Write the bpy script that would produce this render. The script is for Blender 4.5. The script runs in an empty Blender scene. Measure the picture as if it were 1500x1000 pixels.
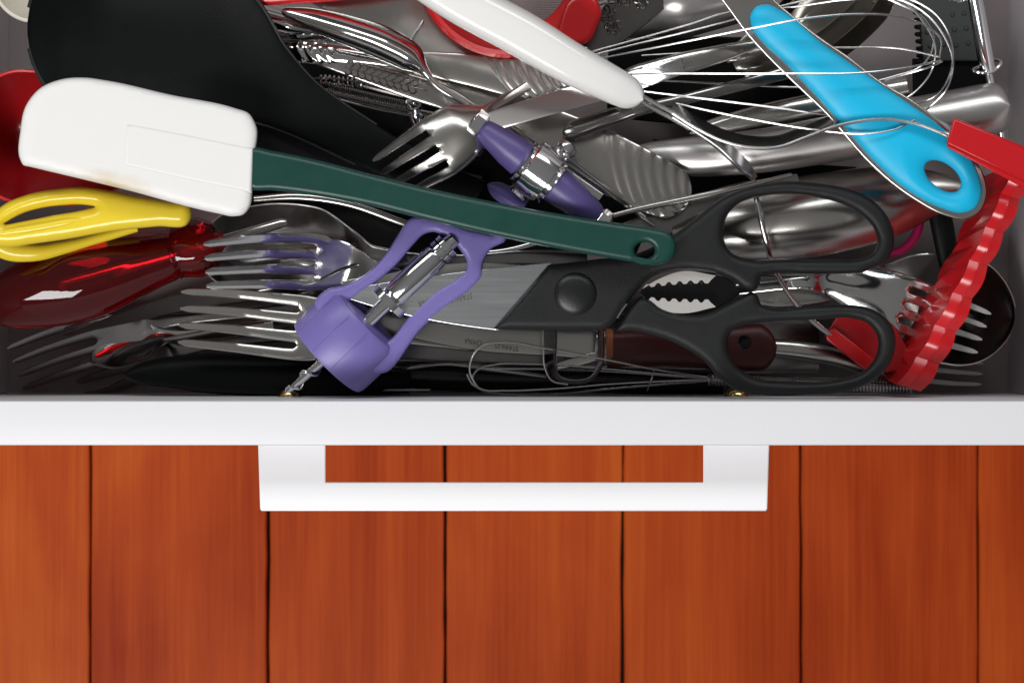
import bpy, bmesh, math, random
import numpy as np
from mathutils import Vector, Matrix
random.seed(7)
C = bpy.context.scene.collection
SC = bpy.context.scene

# ------------------------------------------------------------------ camera, world, lamps, exposure
HC = 0.65                      # camera height above the drawer rim (z = 0), metres
PX = 0.00025                   # metres per photograph pixel at rim height
cam = bpy.data.cameras.new('camera'); camo = bpy.data.objects.new('camera', cam); C.objects.link(camo)
camo.location = (0, 0, HC); camo.rotation_euler = (0, 0, 0)
cam.sensor_width = 36; cam.lens = 36 * HC / 0.375; cam.clip_start = 0.02; cam.clip_end = 20
cam.dof.use_dof = True; cam.dof.focus_distance = HC + 0.022; cam.dof.aperture_fstop = 38
SC.camera = camo
w = bpy.data.worlds.new('World'); SC.world = w; w.use_nodes = True
wn, wl = w.node_tree.nodes, w.node_tree.links
bgn = wn['Background']
tc = wn.new('ShaderNodeTexCoord'); sep = wn.new('ShaderNodeSeparateXYZ'); rp = wn.new('ShaderNodeValToRGB')
wl.new(tc.outputs['Generated'], sep.inputs[0]); wl.new(sep.outputs['Z'], rp.inputs[0]); wl.new(rp.outputs[0], bgn.inputs[0])
rp.color_ramp.elements[0].position = 0.0; rp.color_ramp.elements[0].color = (0.03, 0.026, 0.024, 1)
rp.color_ramp.elements[1].position = 1.0; rp.color_ramp.elements[1].color = (0.36, 0.355, 0.35, 1)
bgn.inputs[1].default_value = 0.5

def area(name, loc, target, sx, sy, power, col):
    l = bpy.data.lights.new(name, 'AREA'); l.shape = 'RECTANGLE'; l.size = sx; l.size_y = sy; l.energy = power; l.color = col
    o = bpy.data.objects.new(name, l); C.objects.link(o); o.location = loc
    o.rotation_euler = (Vector(target) - Vector(loc)).to_track_quat('-Z', 'Y').to_euler()
    return o
area('softbox_key', (-0.75, -1.15, 1.85), (0, 0.0, 0), 1.5, 0.66, 46, (1, 0.985, 0.98))
area('softbox_strip', (-0.08, 1.45, 1.42), (0, 0, 0), 3.2, 0.48, 27, (0.96, 0.985, 1))
SC.view_settings.view_transform = 'Standard'; SC.view_settings.look = 'None'
SC.view_settings.exposure = 0.0; SC.view_settings.gamma = 1.0
SC.cycles.max_bounces = 10; SC.cycles.transmission_bounces = 8; SC.cycles.glossy_bounces = 6
SC.cycles.use_denoising = True

# ------------------------------------------------------------------ materials
def newmat(name):
    m = bpy.data.materials.new(name); m.use_nodes = True
    return m, m.node_tree.nodes, m.node_tree.links, m.node_tree.nodes['Principled BSDF']

def mat(name, col, rough=0.4, metal=0.0, bump=0.0, bscale=900, stretch=(1, 1, 1), rvar=0.0, cvar=0.0, vscale=60, spec=None,
        trans=0.0, sss=0.0, coat=0.0, pattern=None, pstr=0.4, ior=1.46):
    m, n, l, b = newmat(name)
    b.inputs['Base Color'].default_value = (*col, 1); b.inputs['Roughness'].default_value = rough
    b.inputs['Metallic'].default_value = metal; b.inputs['IOR'].default_value = ior
    b.inputs['Transmission Weight'].default_value = trans
    if spec is not None: b.inputs['Specular IOR Level'].default_value = spec
    if sss: b.inputs['Subsurface Weight'].default_value = sss; b.inputs['Subsurface Radius'].default_value = (0.004, 0.003, 0.003); b.inputs['Subsurface Scale'].default_value = 1.0
    if coat: b.inputs['Coat Weight'].default_value = coat; b.inputs['Coat Roughness'].default_value = 0.08
    t = n.new('ShaderNodeTexCoord'); mp = n.new('ShaderNodeMapping'); l.new(t.outputs['Object'], mp.inputs[0]); mp.inputs['Scale'].default_value = stretch
    if rvar or cvar:
        nz = n.new('ShaderNodeTexNoise'); nz.inputs['Scale'].default_value = vscale; nz.inputs['Detail'].default_value = 6; nz.inputs['Roughness'].default_value = 0.65
        l.new(mp.outputs[0], nz.inputs[0])
        if rvar:
            mr = n.new('ShaderNodeMapRange'); mr.inputs[1].default_value = 0.3; mr.inputs[2].default_value = 0.7
            mr.inputs[3].default_value = max(0.02, rough - rvar); mr.inputs[4].default_value = rough + rvar
            l.new(nz.outputs[0], mr.inputs[0]); l.new(mr.outputs[0], b.inputs['Roughness'])
        if cvar:
            mx = n.new('ShaderNodeMix'); mx.data_type = 'RGBA'
            mx.inputs[6].default_value = (*[c * (1 - cvar) for c in col], 1); mx.inputs[7].default_value = (*[min(1, c * (1 + cvar)) for c in col], 1)
            l.new(nz.outputs[0], mx.inputs[0]); l.new(mx.outputs[2], b.inputs['Base Color'])
    last = None
    if bump:
        nb = n.new('ShaderNodeTexNoise'); nb.inputs['Scale'].default_value = bscale; nb.inputs['Detail'].default_value = 4
        l.new(mp.outputs[0], nb.inputs[0])
        bp = n.new('ShaderNodeBump'); bp.inputs['Strength'].default_value = bump; bp.inputs['Distance'].default_value = 0.0004
        l.new(nb.outputs[0], bp.inputs['Height']); l.new(bp.outputs[0], b.inputs['Normal']); last = bp
    if pattern:
        if pattern == 'fern':
            v = n.new('ShaderNodeTexVoronoi'); v.inputs['Scale'].default_value = 210; v.feature = 'SMOOTH_F1'
            wv = n.new('ShaderNodeTexWave'); wv.wave_type = 'RINGS'; wv.inputs['Scale'].default_value = 60; wv.inputs['Distortion'].default_value = 14; wv.inputs['Detail'].default_value = 2; wv.inputs['Detail Scale'].default_value = 4
        else:
            v = n.new('ShaderNodeTexVoronoi'); v.inputs['Scale'].default_value = 70; v.feature = 'F1'
            wv = n.new('ShaderNodeTexWave'); wv.wave_type = 'RINGS'; wv.inputs['Scale'].default_value = 120; wv.inputs['Distortion'].default_value = 6; wv.inputs['Detail'].default_value = 2; wv.inputs['Detail Scale'].default_value = 2
        l.new(t.outputs['Object'], v.inputs[0]); l.new(t.outputs['Object'], wv.inputs[0])
        ml = n.new('ShaderNodeMath'); ml.operation = 'MULTIPLY'; l.new(v.outputs['Distance'], ml.inputs[0]); l.new(wv.outputs[1] if len(wv.outputs) > 1 else wv.outputs[0], ml.inputs[1])
        bp = n.new('ShaderNodeBump'); bp.inputs['Strength'].default_value = pstr; bp.inputs['Distance'].default_value = 0.0012
        l.new(ml.outputs[0], bp.inputs['Height'])
        if last: l.new(last.outputs[0], bp.inputs['Normal'])
        l.new(bp.outputs[0], b.inputs['Normal'])
    return m

M = {}
M['steel'] = mat('polished_steel', (0.66, 0.655, 0.65), 0.13, 1, rvar=0.07, vscale=45)
M['satin'] = mat('satin_steel', (0.54, 0.52, 0.49), 0.24, 1, rvar=0.03, vscale=25)
M['brushed'] = mat('brushed_steel', (0.62, 0.65, 0.66), 0.26, 1, bump=0.02, bscale=700, stretch=(0.25, 6, 1), rvar=0.03, vscale=90)
M['scoop'] = mat('brushed_handle_steel', (0.58, 0.56, 0.55), 0.34, 1, bump=0.03, bscale=600, stretch=(0.5, 5, 1), rvar=0.06)
M['dark_steel'] = mat('tarnished_shaded_steel', (0.30, 0.285, 0.28), 0.2, 1, rvar=0.04, vscale=120)  # darker steel
M['old_silver'] = mat('fern_silver', (0.46, 0.44, 0.42), 0.24, 1, pattern='fern', pstr=0.04, rvar=0.04)
M['old_dark'] = mat('rose_silver', (0.20, 0.19, 0.18), 0.26, 1, rvar=0.04)
M['chrome'] = mat('chrome', (0.80, 0.80, 0.82), 0.10, 1, rvar=0.03)
M['wire'] = mat('wire_steel', (0.66, 0.645, 0.64), 0.26, 1, rvar=0.05)
M['dark_wire'] = mat('dull_wire', (0.42, 0.41, 0.41), 0.25, 1, rvar=0.06)
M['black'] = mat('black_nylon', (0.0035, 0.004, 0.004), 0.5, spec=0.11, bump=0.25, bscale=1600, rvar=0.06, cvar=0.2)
M['black_grip'] = mat('black_scissor_plastic', (0.010, 0.0105, 0.011), 0.46, spec=0.3, bump=0.35, bscale=2600, rvar=0.05, cvar=0.2)
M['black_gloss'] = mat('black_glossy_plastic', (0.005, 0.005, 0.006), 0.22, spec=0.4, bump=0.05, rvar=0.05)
M['black_cap'] = mat('black_cap_plastic', (0.009, 0.0095, 0.01), 0.34, bump=0.1, spec=0.4)
M['rim_highlight'] = mat('highlight_rim_plastic', (0.016, 0.019, 0.020), 0.26, spec=0.5)  # black nylon with the rim's glossy highlight put into its colour
M['white_sil'] = mat('white_silicone', (0.80, 0.79, 0.77), 0.45, bump=0.05, sss=0.15)
M['white_pl'] = mat('white_handle_plastic', (0.82, 0.81, 0.79), 0.16, bump=0.02, coat=0.3)
M['cream'] = mat('cream_plastic', (0.66, 0.62, 0.53), 0.35, bump=0.05)
M['green'] = mat('dark_green_plastic', (0.010, 0.050, 0.040), 0.33, spec=0.35, bump=0.10, bscale=900, rvar=0.06, cvar=0.12)
M['yellow'] = mat('yellow_plastic', (0.80, 0.60, 0.035), 0.2, bump=0.03, sss=0.05)
M['red'] = mat('red_plastic', (0.52, 0.012, 0.014), 0.22, bump=0.04, rvar=0.05)
M['red_deep'] = mat('dark_red_plastic', (0.30, 0.007, 0.010), 0.24, bump=0.05, rvar=0.05)
M['red_press'] = mat('red_satin_plastic', (0.50, 0.011, 0.015), 0.2, bump=0.08, bscale=400, rvar=0.06)
M['maroon'] = mat('maroon_handle', (0.065, 0.008, 0.008), 0.45, bump=0.1, cvar=0.3)
M['rust'] = mat('rusty_ferrule', (0.35, 0.10, 0.03), 0.5, bump=0.2, cvar=0.5)
M['magenta'] = mat('magenta_plastic', (0.22, 0.004, 0.05), 0.3)
M['blue'] = mat('sky_blue_rubber', (0.008, 0.45, 0.73), 0.42, spec=0.35, bump=0.06, bscale=1800, rvar=0.03)
M['lilac'] = mat('lilac_plastic', (0.165, 0.135, 0.38), 0.36, bump=0.05, bscale=900, sss=0.25)
M['violet'] = mat('violet_plastic', (0.085, 0.065, 0.20), 0.38, bump=0.05, sss=0.15)
M['red_glass'] = mat('clear_red_plastic', (0.42, 0.004, 0.008), 0.04, trans=0.93, ior=1.49)
M['paint'] = mat('white_lacquer', (0.73, 0.727, 0.75), 0.42, bump=0.16, bscale=1300, cvar=0.012)
M['handle_paint'] = mat('white_handle_lacquer', (0.88, 0.88, 0.895), 0.22, bump=0.02)
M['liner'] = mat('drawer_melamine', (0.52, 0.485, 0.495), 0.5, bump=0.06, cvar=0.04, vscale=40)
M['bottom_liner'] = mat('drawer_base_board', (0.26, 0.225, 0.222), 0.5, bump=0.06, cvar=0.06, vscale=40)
M['brass'] = mat('zinc_brass', (0.72, 0.55, 0.24), 0.2, 1, rvar=0.08, cvar=0.4, vscale=300)
M['ink'] = mat('etched_marking', (0.05, 0.05, 0.05), 0.6)
M['groove'] = mat('floor_gap', (0.02, 0.012, 0.009), 0.8, bump=0.2)
M['mesh'] = mat('sieve_wire', (0.30, 0.27, 0.27), 0.3, 1)

def wood():
    m, n, l, b = newmat('stained_plank')
    t = n.new('ShaderNodeTexCoord'); oi = n.new('ShaderNodeObjectInfo')
    off = n.new('ShaderNodeVectorMath'); off.operation = 'ADD'
    cx = n.new('ShaderNodeCombineXYZ'); ml = n.new('ShaderNodeMath'); ml.operation = 'MULTIPLY'; ml.inputs[1].default_value = 37
    l.new(oi.outputs['Random'], ml.inputs[0]); l.new(ml.outputs[0], cx.inputs[0]); l.new(ml.outputs[0], cx.inputs[1])
    l.new(t.outputs['Object'], off.inputs[0]); l.new(cx.outputs[0], off.inputs[1])
    def noise(sc, st, det, dist=0.0):
        mp = n.new('ShaderNodeMapping'); mp.inputs['Scale'].default_value = st; l.new(off.outputs[0], mp.inputs[0])
        z = n.new('ShaderNodeTexNoise'); z.inputs['Scale'].default_value = sc; z.inputs['Detail'].default_value = det; z.inputs['Distortion'].default_value = dist
        z.inputs['Roughness'].default_value = 0.6; l.new(mp.outputs[0], z.inputs[0]); return z
    g = noise(26, (1, 0.06, 1), 5, 0.6); f = noise(300, (1, 0.02, 1), 3); c = noise(5, (1, 0.5, 1), 4, 0.4)
    m1 = n.new('ShaderNodeMath'); m1.operation = 'MULTIPLY_ADD'; m1.inputs[1].default_value = 0.42; l.new(g.outputs[0], m1.inputs[0])
    m2 = n.new('ShaderNodeMath'); m2.operation = 'MULTIPLY_ADD'; m2.inputs[1].default_value = 0.58; l.new(c.outputs[0], m2.inputs[0])
    m3 = n.new('ShaderNodeMath'); m3.operation = 'MULTIPLY_ADD'; m3.inputs[1].default_value = 0.24; m3.inputs[2].default_value = -0.12; l.new(f.outputs[0], m3.inputs[0])
    m4 = n.new('ShaderNodeMath'); m4.operation = 'MULTIPLY_ADD'; m4.inputs[1].default_value = 0.20; m4.inputs[2].default_value = -0.27; sc_ = n.new('ShaderNodeSeparateColor'); l.new(oi.outputs['Color'], sc_.inputs[0]); l.new(sc_.outputs[0], m4.inputs[0])
    l.new(m4.outputs[0], m3.inputs[2]); l.new(m3.outputs[0], m2.inputs[2]); l.new(m2.outputs[0], m1.inputs[2])
    r = n.new('ShaderNodeValToRGB'); e = r.color_ramp.elements
    e[0].position = 0.30; e[0].color = (0.31, 0.030, 0.006, 1); e[1].position = 0.72; e[1].color = (0.62, 0.132, 0.020, 1)
    x = e.new(0.50); x.color = (0.47, 0.069, 0.012, 1)
    l.new(m1.outputs[0], r.inputs[0]); l.new(r.outputs[0], b.inputs['Base Color'])
    b.inputs['Roughness'].default_value = 0.45; b.inputs['Specular IOR Level'].default_value = 0.06
    bp = n.new('ShaderNodeBump'); bp.inputs['Strength'].default_value = 0.15; bp.inputs['Distance'].default_value = 0.001
    l.new(f.outputs[0], bp.inputs['Height']); l.new(bp.outputs[0], b.inputs['Normal'])
    return m
M['wood'] = wood()

# ------------------------------------------------------------------ geometry helpers
def W(px, py, z):              # a photograph pixel at height z (mm above the rim) -> its point in the place
    k = (HC - z / 1000) / HC
    return Vector(((px - 750) * PX * k, (500 - py) * PX * k, z / 1000))

def hermite(P, n=None, ts=None, closed=False):
    P = np.array(P, float)
    if closed: P = np.vstack([P, P[:1]])
    d = np.maximum(np.linalg.norm(np.diff(P[:, :2], axis=0), axis=1), 1e-6)
    t = np.concatenate([[0], np.cumsum(d)])
    sl = np.diff(P, axis=0) / d[:, None]
    m = np.zeros_like(P)
    if len(P) > 2:
        h0, h1 = d[:-1, None], d[1:, None]
        m[1:-1] = (sl[:-1] * h1 + sl[1:] * h0) / (h0 + h1)
    if closed:
        m[0] = m[-1] = (sl[-1] * d[0] + sl[0] * d[-1]) / (d[0] + d[-1])
    else:
        m[0], m[-1] = sl[0], sl[-1]
    if P.shape[1] > 3:                       # no overshoot in widths, thicknesses and the rest
        for c in range(2, P.shape[1]):
            for i in range(1, len(P) - 1):
                if sl[i - 1, c] * sl[i, c] <= 0: m[i, c] = 0
                else: m[i, c] = 2 * sl[i - 1, c] * sl[i, c] / (sl[i - 1, c] + sl[i, c])
    if ts is None: ts = np.linspace(0, 1, n)
    tt = np.asarray(ts) * t[-1]
    i = np.clip(np.searchsorted(t, tt, side='right') - 1, 0, len(d) - 1)
    h = d[i]; u = (tt - t[i]) / h; u = u[:, None]; h = h[:, None]
    return ((2*u**3 - 3*u**2 + 1) * P[i] + (u**3 - 2*u**2 + u) * h * m[i] + (-2*u**3 + 3*u**2) * P[i+1] + (u**3 - u**2) * h * m[i+1])

EDGE = []
def rim(name, side, a, b, rpx, m, root=None, dz=0.0):   # a rolled rim along one edge of the last loft
    E = EDGE[side][a:b]
    V, F = tube_geo([e + Vector((0, 0, dz / 1000)) for e in E], rpx * PX, 6); return mk(name, V, F, m, root)

def link(name, me, root, loc):
    o = bpy.data.objects.new(name, me); C.objects.link(o)
    if root is not None: o.parent = root
    else: o.location = loc
    return o

def mk(name, verts, faces, m, root=None, smooth=True, recalc=True, flip=False, angle=40):
    loc = Vector(root.location) if root is not None else Vector((sum(v[0] for v in verts) / len(verts), sum(v[1] for v in verts) / len(verts), min(v[2] for v in verts)))
    me = bpy.data.meshes.new(name)
    me.from_pydata([tuple(Vector(v) - loc) for v in verts], [], faces)
    bm = bmesh.new(); bm.from_mesh(me)
    if recalc: bmesh.ops.recalc_face_normals(bm, faces=bm.faces)
    if flip: bmesh.ops.reverse_faces(bm, faces=bm.faces)
    for f in bm.faces: f.smooth = smooth
    bm.to_mesh(me); bm.free()
    if smooth: me.set_sharp_from_angle(angle=math.radians(angle))
    me.materials.append(M[m] if isinstance(m, str) else m)
    return link(name, me, root, loc)

def tag(o, label=None, cat=None, group=None, kind=None):
    if label: o['label'] = label
    if cat: o['category'] = cat
    if group: o['group'] = group
    if kind: o['kind'] = kind
    return o

def thing(name, label, cat, at, group=None):
    o = bpy.data.objects.new(name, None); C.objects.link(o); o.location = W(*at); o.empty_display_size = 0.01
    return tag(o, label, cat, group)

def loft(rows, nu=60, nv=12, p=2.5, r0=0, r1=0, relief=None, dense=True):
    """rows: (px, py, z_mm, half_width_px, thickness_mm, sag_mm, roll_mm) along the spine -> verts, faces"""
    R = [tuple(r) + (0,) * (7 - len(r)) for r in rows]
    ts = np.linspace(0, 1, nu)
    if dense: ts = 0.55 * ts + 0.45 * (0.5 - 0.5 * np.cos(np.pi * ts))
    Q = hermite(R, ts=ts)
    seg = np.linalg.norm(np.diff(Q[:, :2], axis=0), axis=1); s = np.concatenate([[0], np.cumsum(seg)]); L = s[-1]
    T = np.gradient(Q[:, :2], axis=0); T /= np.maximum(np.linalg.norm(T, axis=1)[:, None], 1e-9)
    N = np.stack([-T[:, 1], T[:, 0]], 1)
    a = np.linspace(0, np.pi, nv + 1); vv = -np.cos(a)
    verts, faces = [], []
    ring = 2 * nv
    EDGE.clear(); EDGE.extend(([], []))
    for i in range(nu):
        x, y, z, hw, th, sg, ro = Q[i]
        if r0 and s[i] < r0: f = math.sqrt(max(0.004, 1 - (1 - s[i] / r0) ** 2)); hw *= f; sg *= f
        if r1 and L - s[i] < r1: hw *= math.sqrt(max(0.004, 1 - (1 - (L - s[i]) / r1) ** 2))
        top, bot = [], []
        for v in vv:
            pr = (max(0, 1 - abs(v) ** p)) ** (1 / p)
            zc = z + sg * (v * v - 1) + ro * v
            zt = zc + th / 2 * pr
            if relief: zt += relief(s[i], v, L) * min(1, pr * 1.5)
            X, Y = x + N[i, 0] * hw * v, y + N[i, 1] * hw * v
            top.append(W(X, Y, zt)); bot.append(W(X, Y, zc - th / 2 * pr))
        verts += top + bot[-2:0:-1]; EDGE[0].append(top[0]); EDGE[1].append(top[-1])
    for i in range(nu - 1):
        for j in range(ring):
            k = (j + 1) % ring
            faces.append((i*ring + j, i*ring + k, (i+1)*ring + k, (i+1)*ring + j))
    faces.append(tuple(range(ring))[::-1]); faces.append(tuple(range((nu-1)*ring, nu*ring)))
    return verts, faces

def fork_geo(rows, tine, n=4, nu=70, gap=(0.30, 0.17), tipw=0.35, relief=None, r1=12):
    """rows start at the tips; tine = length of the tines in px"""
    R = [tuple(r) + (0,) * (7 - len(r)) for r in rows]
    L0 = sum(math.dist(R[i][:2], R[i+1][:2]) for i in range(len(R) - 1))
    ft = tine / L0
    ts = np.concatenate([np.linspace(0, ft * 0.985, 18)[:-1], [ft * 0.975, ft * 0.99, ft, ft + 4 / L0], np.linspace(ft + 12 / L0, 1, nu - 21)])
    Q = hermite(R, ts=ts); m = len(ts)
    seg = np.linalg.norm(np.diff(Q[:, :2], axis=0), axis=1); s = np.concatenate([[0], np.cumsum(seg)]); L = s[-1]
    T = np.gradient(Q[:, :2], axis=0); T /= np.maximum(np.linalg.norm(T, axis=1)[:, None], 1e-9)
    N = np.stack([-T[:, 1], T[:, 0]], 1)
    frac = [0, 0.12, 0.5, 0.88, 1]; cols = 5 * n
    top, bot = [], []
    iroot = int(np.argmin(abs(ts - ft)))
    for i in range(m):
        x, y, z, hw, th, sg, ro = Q[i]
        if L - s[i] < r1: hw *= math.sqrt(max(0.01, 1 - (1 - (L - s[i]) / r1) ** 2))
        q = min(1, ts[i] / ft)
        g = gap[0] + (gap[1] - gap[0]) * q
        if i == iroot: g *= 0.30
        elif i == iroot - 1: g *= 0.72
        elif i > iroot: g = max(0.03, gap[1] * 0.3)
        wd = (2 - (n - 1) * g) / n
        tw = 1.0
        if s[i] < 9: tw = tipw + (1 - tipw) * (s[i] / 9) ** 0.5
        for k in range(n):
            a0 = -1 + k * (wd + g)
            for fi, f in enumerate(frac):
                f2 = 0.5 + (f - 0.5) * tw
                v = a0 + f2 * wd
                zc = z + sg * (v * v - 1) + ro * v
                if i < iroot + 1: pr = 0.55 if fi in (0, 4) else 1.0
                else: pr = max(0.25, (max(0, 1 - abs(v) ** 6)) ** (1 / 6))
                zt = zc + th / 2 * pr + (relief(s[i], v, L) * pr if relief else 0)
                X, Y = x + N[i, 0] * hw * v, y + N[i, 1] * hw * v
                top.append(W(X, Y, zt)); bot.append(W(X, Y, zc - th / 2 * pr))
    verts = top + bot; nb = len(top); F = []; cell = {}
    for i in range(m - 1):
        for j in range(cols - 1):
            if j % 5 == 4 and i < iroot: continue
            cell[(i, j)] = 1
    for (i, j) in cell:
        a, b, c, d = i*cols + j, i*cols + j + 1, (i+1)*cols + j + 1, (i+1)*cols + j
        F.append((a, b, c, d)); F.append((a + nb, d + nb, c + nb, b + nb))
        if (i, j - 1) not in cell: F.append((a, d, d + nb, a + nb))
        if (i, j + 1) not in cell: F.append((b, b + nb, c + nb, c))
        if (i - 1, j) not in cell: F.append((a, a + nb, b + nb, b))
        if (i + 1, j) not in cell: F.append((d, c, c + nb, d + nb))
    return verts, F

def outline(pts, step=4.0):
    """closed outline through px points; a point with a third entry is a corner"""
    n = len(pts); cs = [i for i in range(n) if len(pts[i]) > 2]
    P = [tuple(q[:2]) for q in pts]
    out = []
    if not cs:
        ln = sum(math.dist(P[i], P[(i+1) % n]) for i in range(n))
        return [tuple(q) for q in hermite(P, n=max(12, int(ln / step)), closed=True)[:-1]]
    for a, b in zip(cs, cs[1:] + [cs[0] + n]):
        sg = [P[i % n] for i in range(a, b + 1)]
        ln = sum(math.dist(sg[i], sg[i+1]) for i in range(len(sg) - 1))
        k = 2 if len(sg) == 2 else max(4, int(ln / step))
        out += [tuple(q) for q in hermite(sg, n=k)[:-1]]
    return out

def plate(name, pts, z, thick, bevel, m, root=None, holes=(), zf=None, res=3, step=4.0, raw=False, angle=40):
    """a slab of that outline: z (mm) is its mid height (zf(px, py) adds to it), bevel in px"""
    cu = bpy.data.curves.new('outline', 'CURVE'); cu.dimensions = '2D'; cu.fill_mode = 'BOTH'
    hz = thick / 0.25 / 2
    bevel = min(bevel, hz)
    cu.extrude = max(0.0, hz - bevel); cu.bevel_depth = bevel; cu.bevel_resolution = res; cu.offset = -bevel
    for loop in [pts] + list(holes):
        q = loop if raw else outline(loop, step)
        sp = cu.splines.new('POLY'); sp.points.add(len(q) - 1)
        for i, c in enumerate(q): sp.points[i].co = (c[0], c[1], 0, 1)
        sp.use_cyclic_u = True
    o = bpy.data.objects.new('outline', cu); C.objects.link(o)
    dg = bpy.context.evaluated_depsgraph_get(); me = o.evaluated_get(dg).to_mesh()
    V = [tuple(v.co) for v in me.vertices]; F = [tuple(f.vertices) for f in me.polygons]
    o.evaluated_get(dg).to_mesh_clear(); bpy.data.objects.remove(o); bpy.data.curves.remove(cu)
    verts = [W(x, y, z + (zf(x, y) if zf else 0) + zz * 0.25) for x, y, zz in V]
    o = mk(name, verts, F, m, root, recalc=False, flip=True, angle=angle)
    for f in o.data.polygons:
        if abs(f.normal.z) > 0.995: f.use_smooth = False
    return o

def pillow(name, pts, z, thick, R, m, root=None, holes=(), zf=None, step=4.0, grid=5.0, pw=2.0):
    """a cushion-shaped solid of that outline: its thickness swells from the edge over R px"""
    from mathutils.geometry import delaunay_2d_cdt
    loops = [np.array(outline(q, step)) for q in [pts] + list(holes)]
    def inside(P):
        c = np.zeros(len(P), bool)
        for L in loops:
            A, B = L, np.roll(L, -1, 0)
            for a, b in zip(A, B):
                if a[1] == b[1]: continue
                q = ((a[1] > P[:, 1]) != (b[1] > P[:, 1])) & (P[:, 0] < (b[0] - a[0]) * (P[:, 1] - a[1]) / (b[1] - a[1]) + a[0])
                c ^= q
        return c
    def dist(P):
        d = np.full(len(P), 1e9)
        for L in loops:
            for a, b in zip(L, np.roll(L, -1, 0)):
                ab = b - a; t = np.clip(((P - a) @ ab) / max(1e-9, ab @ ab), 0, 1)
                d = np.minimum(d, np.linalg.norm(P - (a + t[:, None] * ab), axis=1))
        return d
    allp = np.vstack(loops); lo, hi = allp.min(0), allp.max(0)
    rings = []
    for q in (1.2, 3.0):
        for L in loops:
            t = np.roll(L, -1, 0) - np.roll(L, 1, 0); t /= np.maximum(1e-9, np.linalg.norm(t, axis=1))[:, None]
            for sg in (1, -1): rings.append(L + sg * q * np.stack([-t[:, 1], t[:, 0]], 1))
    Rg = np.vstack(rings); Rg = Rg[inside(Rg)]; dr = dist(Rg); Rg = Rg[(dr > 0.9)]
    X, Y = np.meshgrid(np.arange(lo[0], hi[0], grid), np.arange(lo[1], hi[1], grid)); X = X + (np.arange(X.shape[0]) % 2)[:, None] * grid / 2
    Gp = np.stack([X.ravel(), Y.ravel()], 1); Gp = Gp[inside(Gp)]; Gp = Gp[dist(Gp) > 4.8]
    V2 = np.vstack([allp, Rg, Gp]); E = []; o = 0
    for L in loops:
        n = len(L); E += [(o + i, o + (i + 1) % n) for i in range(n)]; o += n
    ov, _, of, _, _, _ = delaunay_2d_cdt([Vector(v) for v in V2], E, [], 0, 1e-5)
    P = np.array([tuple(v) for v in ov]); cen = np.array([P[list(f)].mean(0) for f in of]); keep = inside(cen)
    d = dist(P); h = np.where(d < 1e-3, 0, thick / 2 * (1 - (1 - np.minimum(d, R) / R) ** pw) ** (1 / pw))
    n = len(P); bm_ = [i if h[i] == 0 else n + i for i in range(n)]
    zz = [z + (zf(*p) if zf else 0) for p in P]
    verts = [W(p[0], p[1], zz[i] + h[i]) for i, p in enumerate(P)] + [W(p[0], p[1], zz[i] - h[i]) for i, p in enumerate(P)]
    F = []
    for f, k in zip(of, keep):
        if k: F.append(tuple(f)); F.append(tuple(bm_[i] for i in reversed(f)))
    used = sorted({i for f in F for i in f}); mp = {u: i for i, u in enumerate(used)}
    return mk(name, [verts[u] for u in used], [tuple(mp[i] for i in f) for f in F], m, root, angle=75)

def tube_geo(pts, r, sides=8, closed=False, cap=True):
    """pts world Vectors, r metres or list"""
    n = len(pts); V, F = [], []
    P = [Vector(p) for p in pts]; up = None
    for i in range(n):
        t = (P[(i+1) % n] - P[i-1]) if closed else (P[min(n-1, i+1)] - P[max(0, i-1)])
        t.normalize()
        if up is None: up = t.orthogonal().normalized()
        else: up = (up - t * up.dot(t)); up = up.normalized() if up.length > 1e-9 else t.orthogonal().normalized()
        sd = t.cross(up); rr = r[i] if hasattr(r, '__len__') else r
        for k in range(sides):
            a = 2 * math.pi * k / sides
            V.append(P[i] + (up * math.cos(a) + sd * math.sin(a)) * rr)
    for i in range(n if closed else n - 1):
        for k in range(sides):
            F.append((i*sides + k, i*sides + (k+1) % sides, ((i+1) % n)*sides + (k+1) % sides, ((i+1) % n)*sides + k))
    if cap and not closed: F.append(tuple(range(sides))[::-1]); F.append(tuple(range((n-1)*sides, n*sides)))
    return V, F

def path(pts, n=40, closed=False):        # (px, py, z) list -> world points on a smooth curve
    Q = hermite([tuple(p) for p in pts], n=n, closed=closed)
    if closed: Q = Q[:-1]
    return [W(*q) for q in Q]

def wire(name, pts, rpx, m, root=None, n=48, sides=8, closed=False):
    V, F = tube_geo(path(pts, n, closed), rpx * PX, sides, closed); return mk(name, V, F, m, root)

def lathe_geo(p0, p1, prof, sides=32, squash=1.0):
    """prof: (t 0..1 along p0->p1 (world), radius m)"""
    A, B = Vector(p0), Vector(p1); ax = (B - A); d = ax.normalized(); e1 = d.cross(Vector((0, 0, 1))).normalized(); e2 = e1.cross(d)
    V, F = [], []
    for t, r in prof:
        for k in range(sides):
            a = 2 * math.pi * k / sides
            V.append(A + ax * t + e1 * (math.cos(a) * r) + e2 * (math.sin(a) * r * squash))
    n = len(prof)
    for i in range(n - 1):
        for k in range(sides): F.append((i*sides + k, i*sides + (k+1) % sides, (i+1)*sides + (k+1) % sides, (i+1)*sides + k))
    F.append(tuple(range(sides))[::-1]); F.append(tuple(range((n-1)*sides, n*sides)))
    return V, F

def coil(name, p0, p1, rpx, turns, wpx, m, root=None, per=12):
    A, B = W(*p0), W(*p1); ax = B - A; d = ax.normalized(); e1 = d.orthogonal().normalized(); e2 = d.cross(e1)
    pts = [A + ax * (i / (turns * per)) + (e1 * math.cos(2*math.pi*i/per) + e2 * math.sin(2*math.pi*i/per)) * rpx * PX for i in range(int(turns * per) + 1)]
    V, F = tube_geo(pts, wpx * PX, 5); return mk(name, V, F, m, root)

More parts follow.
